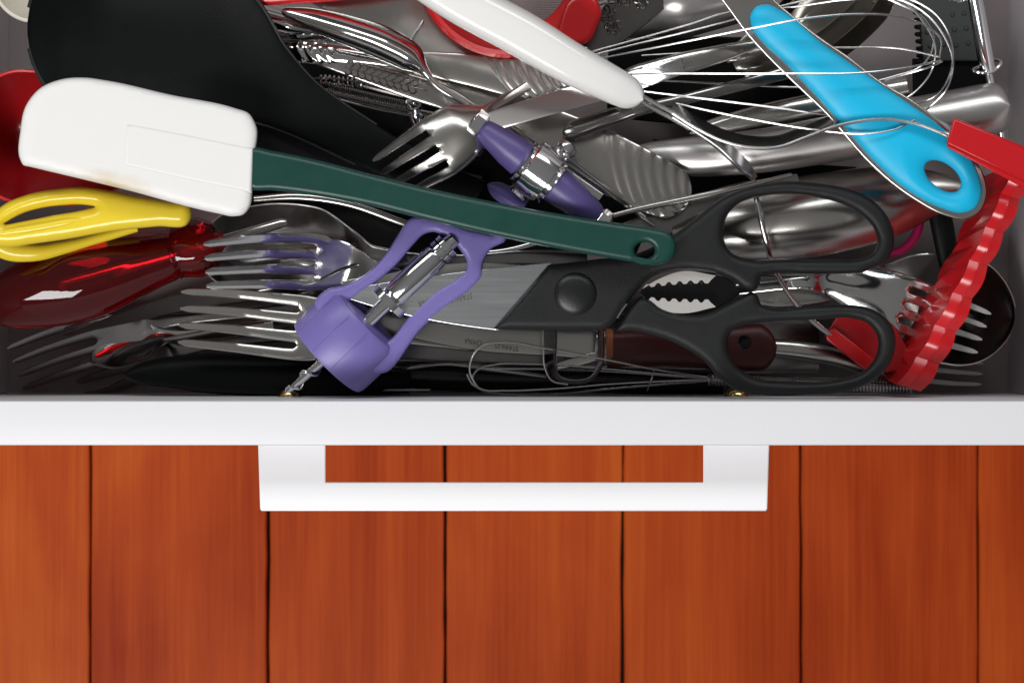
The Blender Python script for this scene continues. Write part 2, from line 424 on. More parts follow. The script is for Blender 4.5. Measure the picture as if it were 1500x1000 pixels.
def join(*gs):
    V, F = [], []
    for v, f in gs:
        o = len(V); V += list(v); F += [tuple(i + o for i in q) for q in f]
    return V, F

def box_geo(x0, x1, y0, y1, z0, z1):
    v = [Vector((x, y, z)) for z in (z0, z1) for y in (y0, y1) for x in (x0, x1)]
    return v, [(0, 2, 3, 1), (4, 5, 7, 6), (0, 1, 5, 4), (2, 6, 7, 3), (0, 4, 6, 2), (1, 3, 7, 5)]

def bevel_box(name, b, m, root, wd=0.0008, seg=3):
    o = mk(name, *box_geo(*b), m, root, smooth=False)
    bm = bmesh.new(); bm.from_mesh(o.data); bmesh.ops.bevel(bm, geom=list(bm.edges), offset=wd, segments=seg, affect='EDGES', profile=0.5)
    for f in bm.faces: f.smooth = max(abs(c) for c in f.normal) < 0.999
    bm.to_mesh(o.data); bm.free(); o.data.set_sharp_from_angle(angle=math.radians(50))
    return o

def lettering(name, body, cx, cy, hpx, rot, z, m, root, sx=1.0):
    cu = bpy.data.curves.new('lettering', 'FONT'); cu.body = body; cu.size = hpx; cu.align_x = 'CENTER'; cu.align_y = 'CENTER'; cu.extrude = 0.15; cu.space_character = 1.05
    o = bpy.data.objects.new('lettering', cu); C.objects.link(o)
    dg = bpy.context.evaluated_depsgraph_get(); me = o.evaluated_get(dg).to_mesh()
    V = [tuple(v.co) for v in me.vertices]; F = [tuple(f.vertices) for f in me.polygons]
    o.evaluated_get(dg).to_mesh_clear(); bpy.data.objects.remove(o); bpy.data.curves.remove(cu)
    c, s = math.cos(rot), math.sin(rot)
    verts = [W(cx + (x * c - y * s) * sx, cy - (x * s + y * c), z + zz * 0.25) for x, y, zz in V]
    return mk(name, verts, F, m, root, smooth=False, recalc=False)

def utensil(name, label, cat, m, rows, group=None, **kw):      # a one-piece utensil
    V, F = loft(rows, **kw); return tag(mk(name, V, F, m), label, cat, group)

# ------------------------------------------------------------------ the floor far below
ZF = -760
def floor():
    k = (HC - ZF / 1000) / HC
    V, F = box_geo(-1.2, 1.2, -1.3, 1.3, ZF/1000 - 0.03, ZF/1000 - 0.012)
    fl = mk('floor', V, F, 'groove', smooth=False); fl['kind'] = 'structure'
    xs = [132 + 260.2 * i for i in range(-4, 10)]
    tones = [0.5, 0.6, 0.4, 0.95, 0.60, 0.58, 0.68, 0.48, 0.22, 0.80, 0.5, 0.6, 0.4]
    for (a, b), tone in zip(zip(xs, xs[1:]), tones):
        x0, x1, zt = (a - 750 + 2.0) * PX * k, (b - 750 - 2.0) * PX * k, ZF/1000 + random.uniform(-0.0003, 0.0003)
        V, F, n = [], [], 110; e0 = e1 = 0.0
        for q in range(n):
            y = -1.25 + 2.5 * q / (n - 1); e0 = 0.6 * e0 + random.gauss(0, 0.00030); e1 = 0.6 * e1 + random.gauss(0, 0.00030)
            l_, r_ = x0 + e0, x1 + e1
            V += [(l_, y, zt - 0.0115), (l_, y, zt - 0.0012), (l_ + 0.0011, y, zt), (r_ - 0.0011, y, zt), (r_, y, zt - 0.0012), (r_, y, zt - 0.0115)]
        for q in range(n - 1):
            for c in range(6): F.append((q*6 + c, q*6 + (c+1) % 6, (q+1)*6 + (c+1) % 6, (q+1)*6 + c))
        F += [tuple(range(6)), tuple(range((n-1)*6, n*6))]
        pk = mk('plank', [Vector(v) for v in V], F, 'wood', fl, angle=25); pk.color = (tone, tone, tone, 1)
floor()

# ------------------------------------------------------------------ the drawer
def drawer():
    d = thing('drawer', 'open white kitchen drawer crammed with utensils above the plank floor', 'drawer', (750, 560, -130))
    xl, xr, yf, yo, yb = -0.2129, 0.2097, -0.02175, -0.038, 0.30
    bevel_box('front_panel', (-0.27, 0.27, yo, yf, -0.128, 0.0), 'paint', d, 0.0006)
    bevel_box('side_panel', (xl - 0.013, xl, yf + 0.0001, yb, -0.115, -0.006), 'liner', d, 0.0006)
    bevel_box('side_panel', (xr, xr + 0.013, yf + 0.0001, yb, -0.115, -0.006), 'liner', d, 0.0006)
    bevel_box('back_panel', (xl, xr, yb, yb + 0.013, -0.115, -0.006), 'liner', d, 0.0006)
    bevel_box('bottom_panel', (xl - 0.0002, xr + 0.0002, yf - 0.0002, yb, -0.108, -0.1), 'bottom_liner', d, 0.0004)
    h = plate('handle', [(378, 650, 1), (381, 745, 1), (383, 748, 1), (1122, 748, 1), (1124, 745, 1), (1127, 650, 1), (1030, 650, 1), (1030, 706, 1), (477, 706, 1), (477, 650, 1)], -22, 9, 2.2, 'handle_paint', d)
    for sx in (425, 1078):
        c = Vector(((sx - 750) * PX * 1.08, yf, -0.050))
        V, F = lathe_geo(c, c + Vector((0, 0.0034, 0)), [(0, 0.0046), (0.25, 0.0046), (0.6, 0.0040), (0.85, 0.0028), (1, 0.0012)], 24)
        mk('screw', V, F, 'brass', d)
drawer()
ZB = -100   # drawer bottom

def stained_silicone():
    m = M['white_sil'].copy(); m.name = 'stained_silicone'; n, l = m.node_tree.nodes, m.node_tree.links; b = n['Principled BSDF']
    c = W(168, 272, -4) - W(500, 260, -16)
    t = n.new('ShaderNodeTexCoord'); mp = n.new('ShaderNodeMapping'); mp.vector_type = 'TEXTURE'; mp.inputs['Location'].default_value = c
    mp.inputs['Rotation'].default_value = (0, 0, math.radians(-14)); mp.inputs['Scale'].default_value = (0.017, 0.0055, 0.02)
    ln = n.new('ShaderNodeVectorMath'); ln.operation = 'LENGTH'; nz = n.new('ShaderNodeTexNoise'); nz.inputs['Scale'].default_value = 130; nz.inputs['Detail'].default_value = 4
    ad = n.new('ShaderNodeMath'); ad.operation = 'MULTIPLY_ADD'; ad.inputs[1].default_value = 0.9; mr = n.new('ShaderNodeMapRange')
    mr.inputs[1].default_value = 0.35; mr.inputs[2].default_value = 1.5; mr.inputs[3].default_value = 0.75; mr.inputs[4].default_value = 0.0
    l.new(t.outputs['Object'], mp.inputs[0]); l.new(mp.outputs[0], ln.inputs[0]); l.new(t.outputs['Object'], nz.inputs[0]); l.new(nz.outputs[0], ad.inputs[0]); l.new(ln.outputs['Value'], ad.inputs[2]); l.new(ad.outputs[0], mr.inputs[0])
    mx = n.new('ShaderNodeMix'); mx.data_type = 'RGBA'; mx.inputs[6].default_value = (0.80, 0.79, 0.77, 1); mx.inputs[7].default_value = (0.55, 0.42, 0.20, 1)
    l.new(mr.outputs[0], mx.inputs[0]); l.new(mx.outputs[2], b.inputs['Base Color'])
    M['stained_sil'] = m
stained_silicone()
# ------------------------------------------------------------------ silicone spatula
def spatula():
    t = thing('silicone_spatula', 'white silicone spatula with long dark green handle lying across the pile', 'spatula', (500, 260, -16))
    bl = [(42, 244, 1), (34, 242), (30.5, 236), (30, 190), (37, 157), (58, 130), (92, 116), (125, 114), (155, 118), (250, 139), (345, 159), (364, 166), (375, 184), (373, 230), (370, 280), (366, 303), (357, 314), (342, 317), (320, 313), (180, 277)]
    zf = lambda x, y: -0.006 * (x - 200)
    pillow('blade', bl, -7, 7, 22, 'stained_sil', t, zf=zf, grid=7, pw=3)
    plate('socket', [(184, 180, 1), (270, 196), (371, 217, 1), (369, 283, 1), (270, 263), (182, 243, 1)], -6.62, 7.0, 5, 'white_sil', t, zf=zf, res=4)
    hd = [(366, 216), (400, 221), (450, 231), (540, 254), (620, 274), (700, 291), (800, 310), (900, 326), (955, 334), (978, 340), (989, 352), (989, 368), (980, 382), (962, 388), (930, 384), (870, 374), (780, 357), (700, 340), (620, 321), (540, 301), (450, 285), (400, 279), (366, 277)]
    th = [(x, y) for x, y in hd]
    def zh(x, y):
        u = (x - 366) / 620; return -8.5 - 4.0 * u
    hole = [(944 + 15 * math.cos(a), 367 + 12.5 * math.sin(a)) for a in np.linspace(0, 2*np.pi, 13)[:-1]]
    plate('handle', hd, 0, 7.0, 8, 'green', t, holes=[hole], zf=zh)
    return t
spatula()

# ------------------------------------------------------------------ masher with white handle and wavy strip
def masher():
    t = thing('potato_masher', 'masher with glossy white handle and wavy bright steel strip', 'masher', (950, 150, -30))
    V, F = loft([(600, -45, 4, 32, 17), (680, 5, 3, 34, 18), (760, 48, 1, 34, 18), (840, 95, -2, 31, 17), (900, 126, -5, 27, 15), (942, 147, -8, 22, 12)], 60, 20, 3.2, r1=26)
    mk('handle', V, F, 'white_pl', t)
    V, F = loft([(560, -66, 7, 14, 3), (640, -32, 5, 17, 3), (720, 2, 4, 18, 3)], 20, 6, 2.5)
    for off in (0, 9):
        V, F = tube_geo(path([(925, 131 + off, -9), (960, 152 + off, -12), (990, 168 + off, -14), (1010, 180 + off, -15)], 16), 3.6 * PX, 8)
        mk('tang', V, F, 'wire', t)
    wave = [(985, 158, -16), (1020, 180, -16), (1060, 199, -16), (1100, 208, -16), (1140, 207, -16), (1180, 193, -16), (1220, 178, -16), (1260, 169, -16), (1300, 167, -16), (1340, 173, -16), (1385, 190, -16), (1420, 207, -17)]
    V, F = loft([(x, y, z - 5, 9, 1.1, 0, 8.5) for x, y, z in wave], 90, 4, 6); mk('wavy_strip', V, F, 'steel', t)
    wire('strip_edge', [(x, y + 8.5, z + 4) for x, y, z in wave], 2.7, 'wire', t, 90)
    V, F = loft([(990, 171, -18, 6, 1.2, 0, 4), (1030, 194, -19, 8, 1.2, 0, 6), (1062, 217, -21, 10, 1.2, 0, 8), (1088, 242, -24, 10, 1.2, 0, 8), (1106, 262, -28, 5, 1.2, 0, 4)], 40, 4, 6); mk('side_strip', V, F, 'steel', t)
    wire('strip_edge', [(985, 172, -13), (1025, 197, -14), (1055, 218, -15), (1080, 242, -17), (1100, 259, -22)], 2.6, 'wire', t, 40)
masher()

# ------------------------------------------------------------------ blue gripped server
def server():
    t = thing('cake_server', 'steel server with sky blue rubber grip and hanging hole', 'server', (1270, 170, -24))
    zf = lambda x, y: -0.012 * (y - 100)
    hole = [(1381 + 33 * math.cos(a) * 0.80 - 19 * math.sin(a) * 0.60, 258 + 33 * math.cos(a) * 0.60 + 19 * math.sin(a) * 0.80) for a in np.linspace(0, 2*np.pi, 17)[:-1]]
    plate('steel_plate', [(1040, -20, 1), (1056, 0), (1100, 58), (1152, 112), (1210, 168), (1270, 236), (1300, 264), (1340, 293), (1385, 316), (1415, 321), (1437, 309), (1446, 283), (1440, 252), (1422, 222), (1390, 189), (1340, 149), (1290, 119), (1240, 81), (1200, 54), (1160, 22), (1135, 0), (1118, -20, 1)], -19, 1.6, 2.5, 'satin', t, holes=[hole], zf=zf)
    g = [(1101, 40), (1099, 24), (1108, 10), (1124, 7), (1145, 16), (1200, 60), (1260, 103), (1320, 144), (1372, 181), (1412, 218), (1432, 253), (1438, 284), (1428, 305), (1408, 312), (1380, 305), (1335, 282), (1285, 240), (1235, 184), (1190, 134), (1150, 92), (1118, 62)]
    hole2 = [(1381 + (x - 1381) * 0.93, 258 + (y - 258) * 0.93) for x, y in hole]
    pillow('grip', g, -17.0, 7.6, 52, 'blue', t, holes=[hole2], zf=zf, pw=1.9)
server()

# ------------------------------------------------------------------ red scalloped press
def press():
    t = thing('scalloped_press', 'red plastic press with scalloped edge leaning against the drawer side', 'press', (1400, 400, -60))
    plate('crossbar', [(1397, 172, 1), (1520, 222, 1), (1508, 270, 1), (1386, 211, 1)], -9, 8, 5, 'red_press', t, zf=lambda x, y: -0.02 * (x - 1390))
    plate('lip', [(1391, 197, 1), (1505, 252, 1), (1500, 276, 1), (1387, 216, 1)], -10.5, 9, 3, 'red_press', t, zf=lambda x, y: -0.02 * (x - 1390))
    Rt = [(1519, 245), (1480, 325), (1443, 402), (1407, 478), (1371, 545), (1349, 574)]
    Lt = [(1490, 235), (1454, 312), (1418, 388), (1378, 462), (1340, 528), (1314, 562)]
    Bt = [(1432, 255), (1408, 318), (1376, 385), (1340, 448), (1308, 512), (1284, 552)]
    n = 84; R, L, B = (hermite(q, n=n) for q in (Rt, Lt, Bt))
    V, F = [], []
    for i in range(n):
        ph = i / n * 7.0; sc = abs(math.sin(math.pi * ph)); z0 = -13 - 22 * i / n
        ro = 5 * (sc - 0.5)
        cut = min(1, (n - 1 - i) / 3.0) ** 0.5
        zt = z0 + 2.6 * sc
        r = R[i] + np.array([ro * 0.9, ro * 0.4]); l = L[i] + np.array([ro * 0.5, ro * 0.25])
        tw = (ph % 1.0); pass
        b = B[i] + np.array([-4, -2]) * (sc - 0.5) * 2
        mid = (r + l) / 2
        V += [W(*r, zt - 1.5), W(*mid, zt + 0.4), W(*l, zt - 0.5), W(*l, z0 - 7), W(*r, z0 - 7)]
    k = 5
    for i in range(n - 1):
        for j in range(k): F.append((i*k + j, i*k + (j+1) % k, (i+1)*k + (j+1) % k, (i+1)*k + j))
    F.append(tuple(range(k))[::-1]); F.append(tuple(range((n-1)*k, n*k)))
    mk('scalloped_edge', V, F, 'red_press', t, angle=20)
    V, F = [], []; m_ = 23; R2, L2, B2 = (hermite(q, n=m_) for q in (Rt, Lt, Bt))
    for i in range(m_):
        u = i / (m_ - 1); z0 = -13 - 22 * u; k = i % 4
        a = (0.16, 0.36, 0.62, 0.84)[k]; mid = L2[i] * (1 - a) + (B2[i] + np.array([7.0, 3.0])) * a
        V += [W(L2[i][0] + 4, L2[i][1] + 2, z0 - 3), W(*mid, z0 - (8, 12, 18, 20)[k]), W(*(B2[i] + np.array([7.0, 3.0]) + np.array([-1.5, -0.8]) * (1 if k in (1, 2) else -1)), z0 - 30), W(B2[i][0] + 13, B2[i][1] + 6, z0 - 33), W(L2[i][0] + 10, L2[i][1] + 5, z0 - 12)]
    for i in range(m_ - 1):
        for j in range(5):
            a, b, c, d = i*5 + j, i*5 + (j+1) % 5, (i+1)*5 + (j+1) % 5, (i+1)*5 + j
            F += [(a, b, c), (a, c, d)]
    F += [tuple(range(5))[::-1], tuple(range((m_-1)*5, m_*5))]
    mk('faceted_side', V, F, 'red_press', t, smooth=False)
    wire('mould_seam', [((R[i][0] + L[i][0]) / 2, (R[i][1] + L[i][1]) / 2, -13 - 22 * i / n + 2.6 * abs(math.sin(math.pi * i / n * 7.0)) + 0.5) for i in range(2, n, 2)], 0.7, 'red_press', t, 160, 5)
press()

# ------------------------------------------------------------------ kitchen scissors
def scissors():
    t = thing('kitchen_scissors', 'large black handled kitchen scissors with toothed jaws', 'scissors', (1000, 430, -34))
    A = [(722, 482, 1), (803, 388, 1), (870, 380), (930, 372), (985, 345), (1022, 317), (1060, 288), (1100, 273), (1150, 266), (1200, 269), (1240, 276), (1270, 288), (1296, 311), (1309, 340), (1308, 365), (1296, 384), (1274, 394), (1262, 400), (1245, 401), (1180, 401), (1130, 401), (1116, 405), (1112, 418), (1106, 425), (1092, 424), (1075, 412), (1050, 401), (1020, 396), (985, 397), (955, 406), (935, 424), (916, 448), (900, 473), (886, 482), (860, 483), (780, 483)]
    HA = [(1060, 338), (1066, 315), (1083, 298), (1110, 289), (1150, 285), (1200, 290), (1236, 300), (1263, 316), (1280, 335), (1285, 355), (1278, 371), (1258, 379), (1220, 380), (1150, 380), (1095, 379), (1072, 370), (1062, 356)]
    Bq = [(903, 484), (913, 464), (925, 447), (940, 434), (952, 438), (968, 450), (1000, 459), (1035, 458), (1062, 446), (1085, 434), (1103, 428), (1111, 434), (1114, 444), (1126, 449), (1190, 447), (1240, 446), (1262, 448), (1288, 458), (1306, 476), (1312, 502), (1305, 530), (1286, 553), (1250, 571), (1190, 577), (1120, 578), (1082, 572), (1052, 553), (1030, 528), (1000, 508), (960, 492), (925, 485)]
    HB = [(1066, 505), (1070, 487), (1088, 477), (1120, 472), (1200, 468), (1245, 466), (1270, 473), (1285, 492), (1284, 518), (1266, 542), (1228, 555), (1150, 558), (1105, 552), (1078, 534)]
    pillow('handle', A, -23, 8.5, 11, 'black_grip', t, holes=[HA], pw=2.4)
    pillow('handle', Bq, -25.5, 8.5, 11, 'black_grip', t, holes=[HB], pw=2.4)
    V, F = lathe_geo(W(842, 431, -20), W(842, 431, -17), [(0, 34 * PX), (0.3, 33.5 * PX), (0.6, 30 * PX), (0.82, 22 * PX), (0.95, 11 * PX), (1, 2 * PX)], 40)
    mk('pivot_cap', V, F, 'black_cap', t)
    def jaw(a, sgn):
        up = hermite([(940, 424 - (0 if sgn < 0 else -8)), (962, 411 if sgn < 0 else 451), (1000, 398 if sgn < 0 else 458), (1047, 404 if sgn < 0 else 449)], n=16)
        x0, x1 = 1041, 946; tooth = []
        for i in range(25):
            u = i / 24; x = x0 + (x1 - x0) * u
            tooth.append((x, (410.5 if sgn < 0 else 443) + (3.6 if i % 4 in (1, 2) else -1.0) * (-sgn) * 1.0 + (6.5 * u * u * (1 if sgn < 0 else -0.6))))
        return [tuple(q) for q in up] + tooth
    for sg in (-1, 1):
        plate('toothed_jaw', jaw(0, sg), -24, 2.2, 0.8, 'jaw_steel', t, raw=True)
    plate('jaw_gap_shade', [(938, 429), (965, 408), (1005, 398), (1050, 403), (1085, 427), (1055, 448), (1000, 457), (960, 446)], -30, 3, 1, 'black_gloss', t)  # black plate standing in for the shade between the jaws
    plate('blade', [(810, 384, 1), (730, 484, 1), (690, 479), (640, 471), (580, 458), (520, 441), (480, 428), (520, 421), (600, 408), (700, 395, 1)], -24.5, 1.8, 1.2, 'brushed', t)
    plate('lower_blade', [(760, 388, 1), (700, 384), (640, 388), (560, 402), (500, 416), (520, 424), (640, 410), (760, 398, 1)], -27.6, 1.6, 1, 'satin', t)
    lettering('lettering', 'STAINLESS', 672, 436.5, 13, math.radians(187), -23.55, 'ink', t, 0.62)
    lettering('lettering', 'CHINA', 627, 442.5, 13, math.radians(187), -23.55, 'ink', t, 0.70)
    wire('seam_spring', [(904, 466, -20), (910, 456, -20), (918, 445, -20)], 1.8, 'steel', t, 8)
M['jaw_steel'] = mat('bright_jaw_steel', (0.80, 0.77, 0.74), 0.42, 1, bump=0.1)
scissors()

# ------------------------------------------------------------------ lilac corkscrew
def corkscrew():
    t = thing('corkscrew', 'lilac plastic corkscrew with chrome shaft and bell', 'corkscrew', (600, 400, -45))
    zb = -32
    p0, p1 = W(481, 523, zb - 1.5), W(540, 466, zb + 1.5)
    r = 74 * PX
    V, F = lathe_geo(p0, p1, [(0.12, r * 0.80), (0.0, r * 0.86), (-0.02, r * 0.97), (0.05, r), (0.5, r * 1.01), (0.88, r * 0.97), (0.97, r * 0.90), (1.0, r * 0.80), (1.02, r * 0.2)], 48, 0.80)
    F = [f for f in F if len(f) < 10]
    base = len(V); side = 48
    ax = (p1 - p0)
    V2, F2 = lathe_geo(p0, p1, [(0.12, r * 0.80), (0.95, r * 0.76), (0.96, r * 0.1)], 48, 0.80)
    mk('bell', *join((V, F), (V2, [f for f in F2 if len(f) < 10])), 'lilac', t, angle=35)
    d = ax.normalized(); e1 = d.cross(Vector((0, 0, 1))).normalized(); e2 = e1.cross(d)
    for a in (40, 75, 105, 140):
        c, s = math.cos(math.radians(a)), math.sin(math.radians(a))
        pts = [p0 + ax * u + e1 * c * r * 1.006 + e2 * s * r * 0.805 for u in np.linspace(0.03, 0.9, 8)]
        V, F = tube_geo(pts, 0.5 * PX, 5); mk('rib', V, F, 'lilac', t)
    fr = [(470, 470), (462, 440), (478, 424), (505, 417), (542, 396), (566, 370), (584, 342), (600, 321), (640, 323), (690, 338), (722, 344, 1), (735, 330, 1), (742, 350), (718, 366), (708, 384), (706, 405), (692, 422), (652, 452), (612, 488), (598, 508), (585, 527), (566, 545), (545, 546), (532, 520), (545, 505), (566, 500), (600, 462), (640, 425), (672, 405), (682, 396), (684, 386), (678, 372), (664, 357), (650, 346), (636, 340), (622, 343), (606, 358), (586, 382), (560, 406), (530, 428), (508, 448), (500, 475)]
    pillow('frame', fr, -27, 7, 8, 'lilac', t, zf=lambda x, y: 0.010 * (480 - y), pw=3.2)
    sh = lambda u: (525 + (700 - 525) * u, 484 + (316 - 484) * u, -25 + 3 * u)
    def seg(name, u0, u1, rr, m, sides=24, mid=None):
        a, b = W(*sh(u0)), W(*sh(u1)); V, F = lathe_geo(a, b, mid or [(0, rr * PX * 0.9), (0.04, rr * PX), (0.96, rr * PX), (1, rr * PX * 0.9)], sides); mk(name, V, F, m, t)
    seg('shaft', -0.08, 0.80, 12, 'chrome')
    seg('sleeve', 0.28, 0.66, 20, 'chrome')
    seg('collar', 0.235, 0.285, 31, 'chrome')
    for u in (0.672, 0.716): seg('ring', u, u + 0.036, 20, 'chrome')
    # worm
    a, b = Vector(W(482, 522, -33)), Vector(W(417, 577, -34)); ax = b - a; dd = ax.normalized(); f1 = dd.orthogonal().normalized(); f2 = dd.cross(f1)
    V, F = lathe_geo(a, b, [(0, 7 * PX), (0.6, 6 * PX), (0.85, 4.5 * PX), (1, 0.8 * PX)], 14)
    pts = []; rad = []
    for i in range(73):
        u = i / 72; an = 2 * math.pi * 2.7 * u + 1.0; q = (8.5 if u < 0.8 else 8.5 - 30 * (u - 0.8)) * PX
        pts.append(a + ax * u + (f1 * math.cos(an) + f2 * math.sin(an)) * q); rad.append(4.2 * PX * (1 - 0.6 * u))
    mk('worm', *join((V, F), tube_geo(pts, rad, 8)), 'chrome', t)
    # T handle beyond the green spatula
    h0, h1 = (690, 176, -17), (884, 324, -24)
    hp = lambda u: tuple(h0[i] + (h1[i] - h0[i]) * u for i in range(3))
    def lat(name, u0, u1, prof, m, sides=28):
        V, F = lathe_geo(W(*hp(u0)), W(*hp(u1)), [(a_, r_ * PX) for a_, r_ in prof], sides); mk(name, V, F, m, t)
    lat('end_nut', 0.0, 0.085, [(0, 17), (0.15, 23), (0.85, 23), (1, 19)], 'chrome', 6)
    lat('grip', 0.085, 0.42, [(0, 15), (0.1, 18), (0.6, 26), (0.9, 28), (1, 26)], 'violet')
    lat('hub', 0.385, 0.635, [(0, 30), (0.05, 36), (0.12, 34), (0.2, 41), (0.5, 43), (0.8, 41), (0.88, 35), (0.95, 38), (1, 28)], 'chrome')
    lat('grip', 0.60, 0.97, [(0, 27), (0.1, 29), (0.5, 25), (0.9, 18), (1, 12)], 'violet')
    lat('end_nut', 0.96, 1.04, [(0, 15), (0.2, 18), (0.8, 18), (1, 12)], 'chrome', 6)
    for q0, q1 in (((812, 238, -22), (836, 212, -24)), ((756, 286, -26), (778, 262, -26))):
        V, F = lathe_geo(W(*q0), W(*q1), [(0, 14 * PX), (0.1, 17 * PX), (0.25, 14 * PX), (0.4, 17 * PX), (0.55, 14 * PX), (0.7, 17 * PX), (0.9, 16 * PX), (1, 10 * PX)], 20); mk('pinion', V, F, 'chrome', t)
    V, F = loft([(714, 270, -34, 8, 5), (738, 284, -34, 14, 7), (768, 304, -34, 14, 7)], 20, 10, 2, r0=16); mk('lug', V, F, 'lilac', t)
    V, F = lathe_geo(W(706, 196, -24), W(684, 222, -26), [(0, 14 * PX), (0.2, 20 * PX), (0.8, 19 * PX), (1, 12 * PX)], 6); mk('end_nut', V, F, 'chrome', t)
corkscrew()

# ------------------------------------------------------------------ yellow handles, red screwdriver
def yellow():
    t = thing('yellow_scissors', 'yellow plastic scissor handles above the clear red screwdriver', 'scissors', (130, 320, -30))
    o = [(-25, 345), (-15, 318), (5, 300), (40, 285), (80, 277), (118, 274), (160, 279), (200, 287), (250, 295), (278, 300), (281, 315), (276, 327), (230, 332), (170, 338), (100, 350), (50, 357), (5, 362), (-20, 358)]
    h = [(7, 328), (30, 314), (60, 305), (90, 301), (118, 300), (139, 303), (120, 308), (80, 315), (40, 323)]
    pillow('handle', o, -19, 9, 17, 'yellow', t, holes=[h])
    V, F = loft([(128, 320, -16.4, 3, 3), (90, 327, -15.9, 7, 4), (40, 336, -15.8, 7, 4), (0, 342, -16, 5, 3)], 30, 8, 2, r0=16); mk('handle_ridge', V, F, 'yellow', t)
    V, F = loft([(-20, 350, -30, 12, 6), (10, 366, -31, 15, 7), (50, 370, -32, 13, 7), (95, 362, -34, 10, 6), (140, 350, -36, 8, 5), (200, 332, -38, 8, 5)], 40, 12, 2); mk('rear_handle', V, F, 'yellow', t)
yellow()
def screwdriver():
    t = thing('screwdriver', 'clear red plastic screwdriver handle with oval thumb flat', 'screwdriver', (120, 410, -55))
    p0, p1 = W(-30, 452, -46), W(318, 354, -46)
    prof = [(0, 14), (0.02, 24), (0.08, 36), (0.18, 48), (0.32, 58), (0.42, 60), (0.52, 57), (0.64, 49), (0.74, 41), (0.80, 38), (0.815, 36), (0.82, 38.5), (0.832, 36), (0.838, 38.5), (0.85, 39), (0.90, 44), (0.95, 42), (1.0, 30)]
    body = hermite([(a * 350, r) for a, r in prof[:9]], n=64)
    dense = [(q[0] / 350, q[1]) for q in body] + prof[9:]
    V, F = lathe_geo(p0, p1, [(a, r * PX * 1.07) for a, r in dense], 96)
    d = (p1 - p0).normalized()                      # the oval thumb flat, cut on the upper rear side
    n0 = Vector((0.0, 0.17, 0.95)); n0 = ((n0 - d * n0.dot(d)).normalized() + d * 0.10).normalized(); cc = p0.lerp(p1, 0.49); h0 = 52.5 * PX * 1.07
    V = [v - n0 * max(0, (v - cc).dot(n0) - h0) for v in V]
    mk('grip', V, F, 'red_glass', t, angle=30)
    V, F = lathe_geo(W(90, 418, -46), W(420, 325, -46), [(0, 6 * PX), (0.02, 9 * PX), (0.98, 9 * PX), (1, 5 * PX)], 16); mk('shank', V, F, 'satin', t)
    V, F = lathe_geo(W(262, 370, -46), W(330, 351, -46), [(0, 10 * PX), (0.1, 16 * PX), (0.9, 16 * PX), (1, 10 * PX)], 16); mk('ferrule', V, F, 'red_deep', t)
screwdriver()

# ------------------------------------------------------------------ black nylon spoon, red ladle, cream rim
def black_spoon():
    t = thing('nylon_spoon', 'big black nylon spoon with matte bowl beside white spatula blade', 'spoon', (260, 90, -40))
    V, F = loft([(40, 42, -14, 126, 2.5, 3), (100, 42, -14, 134, 2.5, 9), (170, 44, -15, 138, 2.5, 12), (250, 55, -17, 134, 2.5, 10), (320, 82, -21, 104, 3, 5), (385, 122, -27, 62, 4, 1.5), (450, 163, -31, 40, 5, 0), (520, 203, -33, 33, 5, 0), (600, 245, -34, 29, 5), (700, 290, -36, 26, 5)], 130, 24, 6, r0=110)
    mk('spoon_body', V, F, 'black', t)
    for sd in (0, 1): rim('rim', sd, 1, 92, 3.0, 'rim_highlight', t, 0.6)
black_spoon()
def bowl_spoon(name, label, m, rows, rr, **kw):
    t = thing(name, label, 'spoon', rows[len(rows) // 2][:3])
    V, F = loft(rows, **kw); mk('bowl', V, F, m, t)
    for sd in (0, 1): rim('rim', sd, *rr[:2], rr[2], rr[3], t, 0.4)
bowl_spoon('red_ladle', 'dark red plastic ladle bowl under the white spatula blade', 'red_deep', [(-50, 198, -22, 92, 2.2, 16), (30, 200, -22, 96, 2.2, 34), (110, 206, -24, 94, 2.2, 30), (180, 216, -27, 62, 3, 10), (230, 226, -32, 24, 4, 1), (330, 250, -40, 16, 5)], (1, 55, 2.6, 'red'), nu=80, nv=22, p=6, r0=80)
bowl_spoon('cream_spoon', 'cream plastic spoon rim by the drawer side', 'cream', [(-12, -36, -28, 66, 2.2, 14), (40, -36, -28, 68, 2.2, 20), (80, -38, -29, 66, 2.2, 16), (130, -44, -32, 24, 3, 2), (190, -60, -38, 15, 4)], (1, 40, 3, 'cream'), nu=60, nv=18, p=6, r0=64)

# ------------------------------------------------------------------ red sieve
def sieve():
    t = thing('sieve', 'red rimmed sieve with fine wire mesh behind white masher handle', 'sieve', (742, -45, -45))
    cx, cy, z = 742, -46, -30
    V, F = [], []; prof = [(131, 0), (126, 2.2), (120, 1.8), (112, -2), (104, -6), (96, -9), (94, -11), (104, -9), (116, -5), (126, -2)]
    n = 96; k = len(prof)
    for i in range(n):
        a = 2 * math.pi * i / n
        for r, dz in prof: V.append(W(cx + r * math.cos(a), cy + r * math.sin(a), z + dz))
    for i in range(n):
        for j in range(k): F.append((i*k + j, i*k + (j+1) % k, ((i+1) % n)*k + (j+1) % k, ((i+1) % n)*k + j))
    mk('rim', V, F, 'red', t)
    gs = []
    for q in np.arange(-94, 95, 3.6):
        h = math.sqrt(max(0, 97 ** 2 - q * q))
        if h < 8: continue
        for o in (0, 1):
            pts = []
            for u in np.linspace(-h, h, 14):
                X, Y = (cx + q, cy + u) if o else (cx + u, cy + q)
                pts.append(W(X, Y, z - 10 - 14 * (1 - (q * q + u * u) / 97 ** 2)))
            gs.append(tube_geo(pts, 0.62 * PX, 4, cap=False))
    me = mk('wire_mesh', *join(*gs), 'mesh', t); me['kind'] = 'stuff'
    plate('ear', [(812, 52, 1), (840, -6), (868, -8), (881, 20), (874, 42), (862, 62), (840, 66)], -27, 6, 8, 'red', t)
sieve()
